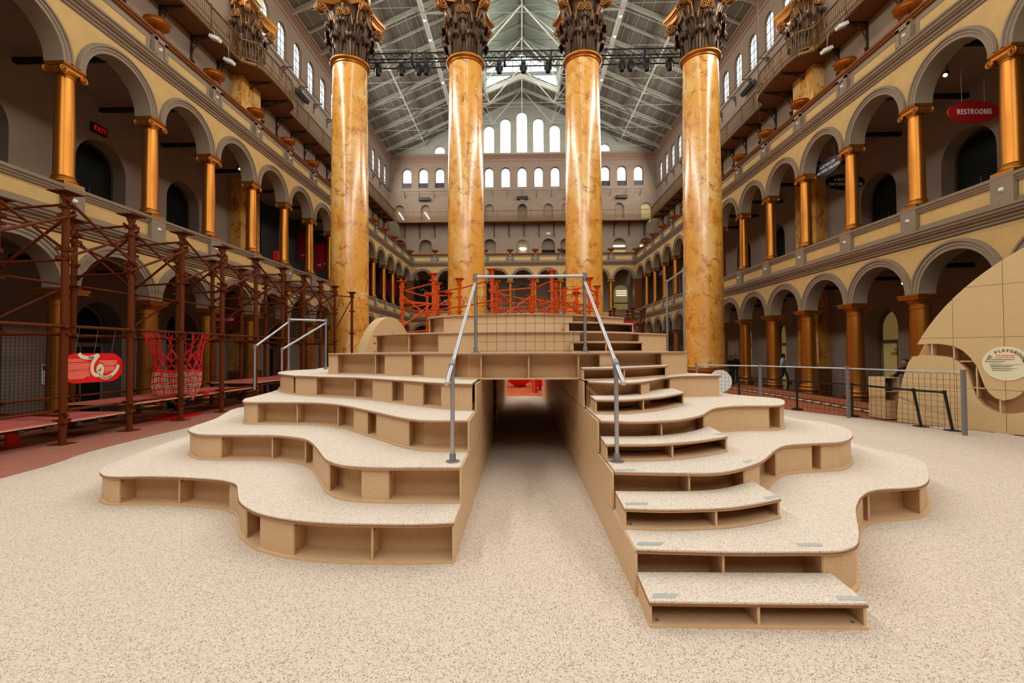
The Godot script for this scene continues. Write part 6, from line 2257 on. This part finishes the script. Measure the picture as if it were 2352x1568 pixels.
# ---------------------------------------------------------------- lighting truss and floodlights
func build_truss() -> void:
	var o := thing("lighting_truss", "black box truss hung across the hall behind the capitals", "truss")
	var d := 28.6
	var y0 := 20.75
	var y1 := 21.35
	var ax := -10.2
	var bx := 10.2
	for q in [[y0, d], [y1, d], [y0, d + 0.6], [y1, d + 0.6]]:
		var b := MB.new()
		b.tube(D(ax, q[0], q[1]), D(bx, q[0] , q[1]), 0.04, 6)
		part(o, "chord", b, M.black)
	var w := MB.new()
	var x := ax
	var k := 0
	while x < bx - 0.1:
		var e := x + 0.5
		w.tube(D(x, y0 if k % 2 == 0 else y1, d), D(e, y1 if k % 2 == 0 else y0, d), 0.02, 5)
		w.tube(D(x, y0 if k % 2 == 0 else y1, d + 0.6), D(e, y1 if k % 2 == 0 else y0, d + 0.6), 0.02, 5)
		w.tube(D(x, y1, d), D(e, y1, d + 0.6), 0.02, 5)
		if k % 6 == 0:
			w.box(D(x, (y0 + y1) / 2, d + 0.3), Vector3(0.12, 0.68, 0.68))
		x = e
		k += 1
	part(o, "lacing", w, M.black)
	w = MB.new()
	for hx in [-7.0, 0.0, 7.0]:
		w.tube(D(hx, y1, d + 0.3), D(hx, roof_y(hx) - 0.2 if absf(hx) > 4.3 else 33.2, d + 0.3), 0.012, 4)
	part(o, "hoist_cable", w, M.black)
	var xs := [-9.45, -7.9, -6.78, -6.28, -1.55, 0.02, 1.6, 6.35, 6.9, 7.95, 9.4]
	for i in xs.size():
		var lamp := thing("moving_head_light", "black moving-head stage light hanging from the truss", "stage light", D(xs[i], y0, d + 0.05), "stage lights on the truss")
		var b := MB.new()
		b.box(Vector3(0, -0.16, 0), Vector3(0.3, 0.2, 0.26))
		b.tube(Vector3(0, 0.02, 0), Vector3(0, -0.1, 0), 0.05, 6)
		part(lamp, "base", b, M.black)
		b = MB.new()
		b.lathe([Vector2(0, -0.28), Vector2(0.15, -0.3), Vector2(0.2, -0.45), Vector2(0.2, -0.68), Vector2(0.15, -0.8), Vector2(0, -0.82)], 14)
		part(lamp, "head", b, M.black)
		b = MB.new()
		for s in [-1.0, 1.0]:
			b.box(Vector3(s * 0.22, -0.4, 0), Vector3(0.05, 0.4, 0.14))
		part(lamp, "yoke", b, M.black)
	# floodlights under the balconies
	for s in [-1.0, 1.0]:
		for q in [[21.9, 17.75, 15.5], [23.0, 17.3, 15.5]]:
			var f := thing("floodlight", "white box floodlight on a pipe under the %s balcony" % ("right" if s > 0 else "left"), "floodlight", D(s * q[2], q[1], q[0]), "%s floodlights" % ("right" if s > 0 else "left"))
			pbox(f, "housing", Vector3.ZERO, Vector3(0.5, 0.16, 0.3), M.white, Basis(Vector3.BACK, 0.4 * s))
			var b := MB.new()
			b.tube(Vector3(0, 0.05, 0), Vector3(0.1 * s, 18.2 - q[1], 0), 0.02, 6)
			part(f, "pipe", b, M.steel_dull)
	# hanging cable on the right
	var cb := thing("hanging_cable", "thin dark cable hanging from the roof past the right balcony", "cable")
	var m := MB.new()
	m.path([D(15.2, 27.5, 28.9), D(15.15, 19.0, 28.9), D(15.1, 16.5, 28.7), D(14.2, 14.2, 24.9)], 0.02, 5)
	part(cb, "strand", m, M.iron)

# ---------------------------------------------------------------- people
static func cap_dist(p: Vector3, a: Vector3, b: Vector3, ra: float, rb: float) -> float:
	var ab := b - a
	var t := clampf((p - a).dot(ab) / maxf(ab.length_squared(), 1e-6), 0.0, 1.0)
	return p.distance_to(a + ab * t) - lerpf(ra, rb, t)

# surface nets over smooth-joined tapered capsules: bones = [[a, b, ra, rb], ...]
func flesh(bones: Array, cell: float, k := 0.03) -> MB:
	var lo := Vector3.INF
	var hi := -Vector3.INF
	for q in bones:
		var r := maxf(q[2], q[3]) + cell * 2
		for e in [q[0], q[1]]:
			lo = lo.min(e - Vector3.ONE * r)
			hi = hi.max(e + Vector3.ONE * r)
	var n := Vector3i(((hi - lo) / cell).ceil()) + Vector3i.ONE
	var f := PackedFloat32Array()
	f.resize(n.x * n.y * n.z)
	f.fill(9.0)
	for q in bones:
		var r: float = maxf(q[2], q[3]) + cell * 2.5 + k
		var a: Vector3 = q[0]
		var b: Vector3 = q[1]
		var i0 := Vector3i(((a.min(b) - Vector3.ONE * r - lo) / cell).floor()).clamp(Vector3i.ZERO, n - Vector3i.ONE)
		var i1 := Vector3i(((a.max(b) + Vector3.ONE * r - lo) / cell).ceil()).clamp(Vector3i.ZERO, n - Vector3i.ONE)
		for z in range(i0.z, i1.z + 1):
			for y in range(i0.y, i1.y + 1):
				for x in range(i0.x, i1.x + 1):
					var p := lo + Vector3(x, y, z) * cell
					var d := cap_dist(p, a, b, q[2], q[3])
					var at := (z * n.y + y) * n.x + x
					var o := f[at]
					var h := clampf(0.5 + 0.5 * (o - d) / k, 0.0, 1.0)
					f[at] = lerpf(o, d, h) - k * h * (1.0 - h)
	var vid := {}
	var verts := []
	var st := [1, n.x, n.x * n.y]
	for z in n.z - 1:
		for y in n.y - 1:
			for x in n.x - 1:
				var base := (z * n.y + y) * n.x + x
				var neg := 0
				for c in 8:
					if f[base + (c & 1) * st[0] + ((c >> 1) & 1) * st[1] + ((c >> 2) & 1) * st[2]] < 0.0:
						neg += 1
				if neg == 0 or neg == 8:
					continue
				var sum := Vector3.ZERO
				var cnt := 0
				for c in 8:
					for ax in 3:
						if c & (1 << ax):
							continue
						var ia: int = base + (c & 1) * st[0] + ((c >> 1) & 1) * st[1] + ((c >> 2) & 1) * st[2]
						var va := f[ia]
						var vb := f[ia + st[ax]]
						if (va < 0.0) != (vb < 0.0):
							var p := Vector3(c & 1, (c >> 1) & 1, (c >> 2) & 1)
							p[ax] += va / (va - vb)
							sum += p
							cnt += 1
				vid[base] = verts.size()
				verts.append(lo + (Vector3(x, y, z) + sum / cnt) * cell)
	var b := MB.new()
	for base in vid:
		for ax in 3:
			var i := (ax + 1) % 3
			var j := (ax + 2) % 3
			var va: float = f[base]
			var vb: float = f[base + st[ax]]
			if (va < 0.0) == (vb < 0.0):
				continue
			var c0: int = base - st[i]
			var c1: int = base - st[j]
			var c2: int = base - st[i] - st[j]
			if not (vid.has(c0) and vid.has(c1) and vid.has(c2)):
				continue
			var out := Vector3.ZERO
			out[ax] = 1.0 if va < 0.0 else -1.0
			b.quad(verts[vid[base]], verts[vid[c0]], verts[vid[c2]], verts[vid[c1]], out)
	return b

func hand_bones(w: Vector3, dir: Vector3, side: Vector3) -> Array:
	var d := dir.normalized()
	var o := [[w, w + d * 0.07, 0.026, 0.032]]
	for i in 4:
		var s := side * (i - 1.5) * 0.019
		var k := w + d * 0.085 + s
		var len: float = [0.065, 0.08, 0.074, 0.055][i]
		var m := k + d * len * 0.6
		o.append([k, m, 0.0095, 0.009])
		o.append([m, m + (d + Vector3(0, -0.5, 0)).normalized() * len * 0.5, 0.009, 0.0075])
	var t := w + d * 0.03 - side * 0.025
	o.append([t, t + (d - side).normalized() * 0.05, 0.011, 0.009])
	return o

# pose: joint name -> point, in the person's own frame (facing +z)
func person(label: String, at: Vector3, turn: float, j: Dictionary, top: Material, legs: Material) -> void:
	var o := thing("person", label, "person", at, "", Basis(Vector3.UP, turn))
	var skin := []
	var head: Vector3 = j.head
	skin.append([head + Vector3(0, 0.03, 0), head + Vector3(0, -0.04, 0.02), 0.098, 0.08])
	skin.append([head + Vector3(0, -0.06, 0.035), head + Vector3(0, -0.09, 0.05), 0.055, 0.04])
	skin.append([head + Vector3(0, -0.01, 0.095), head + Vector3(0, -0.035, 0.115), 0.012, 0.016])
	for s in [-1.0, 1.0]:
		skin.append([head + Vector3(s * 0.095, 0.0, -0.01), head + Vector3(s * 0.1, -0.035, -0.005), 0.02, 0.014])
	skin.append([head + Vector3(0, -0.08, -0.01), j.neck, 0.055, 0.06])
	for s in ["l", "r"]:
		skin.append([j["wrist_" + s], j["wrist_" + s], 0.03, 0.03])
		skin.append_array(hand_bones(j["wrist_" + s], j["wrist_" + s] - j["elbow_" + s], Vector3(0, 0, 1) if absf((j["wrist_" + s] - j["elbow_" + s]).normalized().z) < 0.7 else Vector3(1, 0, 0)))
	part(o, "body", flesh(skin, 0.014, 0.02), M.skin)
	var hair := [[head + Vector3(0, 0.06, -0.02), head + Vector3(0, -0.02, -0.05), 0.098, 0.085]]
	part(o, "hair", flesh(hair, 0.016), M.hair)
	var eyes := MB.new()
	for s in [-1.0, 1.0]:
		eyes.box(head + Vector3(s * 0.035, 0.0, 0.098), Vector3(0.022, 0.01, 0.012))
	eyes.box(head + Vector3(0, -0.07, 0.092), Vector3(0.04, 0.008, 0.01))
	part(o, "face_mark", eyes, M.hair)
	var shirt := [[j.neck + Vector3(0, -0.06, 0), j.waist, 0.13, 0.14], [j.sh_l, j.sh_r, 0.075, 0.075], [j.waist, j.hip, 0.14, 0.15], [j.chest, j.chest, 0.16, 0.16]]
	for s in ["l", "r"]:
		shirt.append([j["sh_" + s], j["elbow_" + s], 0.062, 0.05])
		shirt.append([j["elbow_" + s], j["wrist_" + s].lerp(j["elbow_" + s], 0.12), 0.048, 0.036])
	part(o, "shirt", flesh(shirt, 0.026, 0.05), top)
	var tr := [[j.hip + Vector3(-0.07, 0, 0), j.hip + Vector3(0.07, 0, 0), 0.14, 0.14]]
	for s in ["l", "r"]:
		tr.append([j["hip_" + s], j["knee_" + s], 0.092, 0.065])
		tr.append([j["knee_" + s], j["foot_" + s] + Vector3(0, 0.09, -0.02), 0.062, 0.045])
	part(o, "trousers", flesh(tr, 0.026, 0.04), legs)
	var sh := []
	for s in ["l", "r"]:
		sh.append([j["foot_" + s] + Vector3(0, 0.045, -0.04), j["foot_" + s] + Vector3(0, 0.038, 0.14), 0.045, 0.038])
	part(o, "shoes", flesh(sh, 0.016), M.black)

func stance(h := 1.0) -> Dictionary:
	var j := {"head": Vector3(0, 1.60, 0.03), "neck": Vector3(0, 1.44, 0), "chest": Vector3(0, 1.25, 0.01), "waist": Vector3(0, 1.08, 0), "hip": Vector3(0, 0.94, 0),
		"sh_l": Vector3(-0.17, 1.38, 0), "sh_r": Vector3(0.17, 1.38, 0), "elbow_l": Vector3(-0.24, 1.1, -0.03), "elbow_r": Vector3(0.24, 1.1, -0.03), "wrist_l": Vector3(-0.24, 0.87, 0.07), "wrist_r": Vector3(0.24, 0.87, 0.07),
		"hip_l": Vector3(-0.09, 0.9, 0), "hip_r": Vector3(0.09, 0.9, 0), "knee_l": Vector3(-0.1, 0.48, 0.02), "knee_r": Vector3(0.1, 0.48, 0.02), "foot_l": Vector3(-0.1, 0, 0), "foot_r": Vector3(0.1, 0, 0)}
	for k in j:
		j[k] *= h
	return j

func build_people() -> void:
	# walking past the lit door, pale shirt
	var j := stance(1.0)
	j.knee_l = Vector3(-0.09, 0.49, 0.16); j.foot_l = Vector3(-0.09, 0.0, 0.26)
	j.knee_r = Vector3(0.09, 0.47, 0.0); j.foot_r = Vector3(0.09, 0.0, -0.24)
	j.wrist_l = Vector3(-0.22, 0.92, -0.2); j.wrist_r = Vector3(0.2, 1.0, 0.25); j.elbow_l = Vector3(-0.23, 1.12, -0.12); j.elbow_r = Vector3(0.23, 1.12, 0.02)
	person("person in a pale shirt and dark trousers walking past the right aisle's lit doors", D(15.3, 0.0, 27.0), deg_to_rad(70), j, M.cloth_white, M.cloth_black)
	# two in dark clothes standing close together
	j = stance(0.98)
	j.wrist_l = Vector3(-0.06, 1.12, 0.3); j.wrist_r = Vector3(0.1, 1.08, 0.3); j.elbow_l = Vector3(-0.24, 1.12, 0.06); j.elbow_r = Vector3(0.24, 1.12, 0.06)
	person("person in black standing behind a companion by the giant column, looking at a phone", D(12.57, 0.0, 27.2), deg_to_rad(-20), j, M.cloth_black, M.cloth_black)
	j = stance(0.93)
	j.wrist_l = Vector3(-0.05, 1.05, 0.27); j.elbow_l = Vector3(-0.24, 1.1, 0.05)
	person("person in black with reddish-brown face leaning beside a taller companion by the giant column", D(12.1, 0.0, 26.7), deg_to_rad(15), j, M.cloth_black, M.cloth_black)
	# bending over by the half-disc wall
	j = stance(1.0)
	j.head = Vector3(0, 1.5, 0.3); j.neck = Vector3(0, 1.36, 0.2); j.chest = Vector3(0, 1.2, 0.13); j.waist = Vector3(0, 1.06, 0.03)
	j.sh_l = Vector3(-0.17, 1.3, 0.17); j.sh_r = Vector3(0.17, 1.3, 0.17)
	j.elbow_l = Vector3(-0.26, 1.1, 0.32); j.elbow_r = Vector3(0.26, 1.12, 0.32); j.wrist_l = Vector3(-0.2, 1.1, 0.56); j.wrist_r = Vector3(0.2, 1.14, 0.56)
	person("person in black reaching forward behind the pale cabinet", D(12.45, 0.0, 14.9), deg_to_rad(-70), j, M.cloth_black, M.cloth_black)

# ---------------------------------------------------------------- things beyond the tiers
func build_far_things() -> void:
	# red spinning seats on the orange carpet seen through the passage
	for q in [[-0.15, 24.8, 0.72, 0.3, "wide red dish-shaped spinning seat seen through the passage"], [0.75, 22.6, 0.55, -0.35, "tilted red spinning seat behind the thin red post beyond the passage"]]:
		var o := thing("spinning_seat", q[4], "play seat", D(q[0], 0.0, q[1]))
		var b := MB.new()
		b.lathe([Vector2(0, 0.0), Vector2(0.16, 0.02), Vector2(q[2] * 0.6, 0.12), Vector2(q[2] * 0.95, 0.42), Vector2(q[2], 0.62), Vector2(q[2] * 0.93, 0.6), Vector2(q[2] * 0.82, 0.42), Vector2(q[2] * 0.4, 0.24), Vector2(0.12, 0.3), Vector2(0, 0.34)], 32)
		part(o, "shell", b, M.red, Transform3D(Basis(Vector3.BACK, q[3]), Vector3(0, absf(q[3]) * 0.22, 0)))
		b = MB.new()
		b.lathe([Vector2(0, 0), Vector2(0.2, 0.0), Vector2(0.16, 0.1), Vector2(0, 0.1)], 16)
		part(o, "foot", b, M.red_dark)
	var rp := thing("red_post", "thin red post with a base plate just beyond the passage", "post", D(0.46, 0, 21.3))
	var b := MB.new()
	b.tube(Vector3.ZERO, Vector3(0, 2.6, 0), 0.045, 10)
	part(rp, "shaft", b, M.red_dark)
	pbox(rp, "base_plate", Vector3(0, 0.01, 0), Vector3(0.24, 0.02, 0.24), M.red_dark)
	# half disc with finger holes, behind the left end of the sixth tier
	var hd := thing("half_disc_panel", "pale half-disc panel with scattered holes behind the left end of the upper tiers", "play wall", D(-5.95, 0, 19.6), "", Basis(Vector3.UP, deg_to_rad(62)))
	b = MB.new()
	var poly := PackedVector2Array()
	for i in 41:
		poly.append(Vector2(1.75 * cos(PI * i / 40), 3.5 * sin(PI * i / 40)))
	b.plate(poly, -0.5, 0.0)
	part(hd, "panel_body", b, M.ply_pale)
	b = MB.new()
	for i in 46:
		var a := rng.randf() * PI
		var r := sqrt(rng.randf()) * 0.86
		var p := Vector3(1.75 * r * cos(a), 3.5 * r * sin(a), 0.002)
		b.tube(p - Vector3(0, 0, 0.02), p, rng.randf_range(0.02, 0.05), 8)
	part(hd, "hole", b, M.iron)
	var ob := thing("orange_bollard", "rounded orange bollard beside the perforated half-disc panel", "bollard", D(-7.05, 0, 20.8))
	b = MB.new()
	b.lathe([Vector2(0.2, 0), Vector2(0.22, 0.3), Vector2(0.22, 2.1), Vector2(0.2, 2.4), Vector2(0.12, 2.6), Vector2(0, 2.65)], 20)
	part(ob, "body", b, M.orange_pipe)
	var rb := thing("red_block", "dark red upright block behind the right end of the topmost tier", "block", D(4.7, 0, 21.0))
	pbox(rb, "body", Vector3(0, 1.65, 0), Vector3(0.55, 3.3, 0.4), M.red_dark)
	pbox(rb, "cap", Vector3(0, 3.32, 0), Vector3(0.6, 0.04, 0.45), M.red_dark)
	# pendant lamp in the far third-floor doorway
	var pl := thing("pendant_lamp", "white glowing bowl lamp hanging in the far third-floor doorway", "lamp", D(0.05, 15.0, FARR + 0.15))
	b = MB.new()
	b.lathe([Vector2(0, -0.2), Vector2(0.3, -0.12), Vector2(0.48, 0.06), Vector2(0.46, 0.1), Vector2(0, 0.1)], 20)
	part(pl, "bowl", b, M.lamp_white)
	b = MB.new()
	b.tube(Vector3(0, 0.1, 0), Vector3(0, 1.1, 0), 0.02, 5)
	part(pl, "stem", b, M.iron)
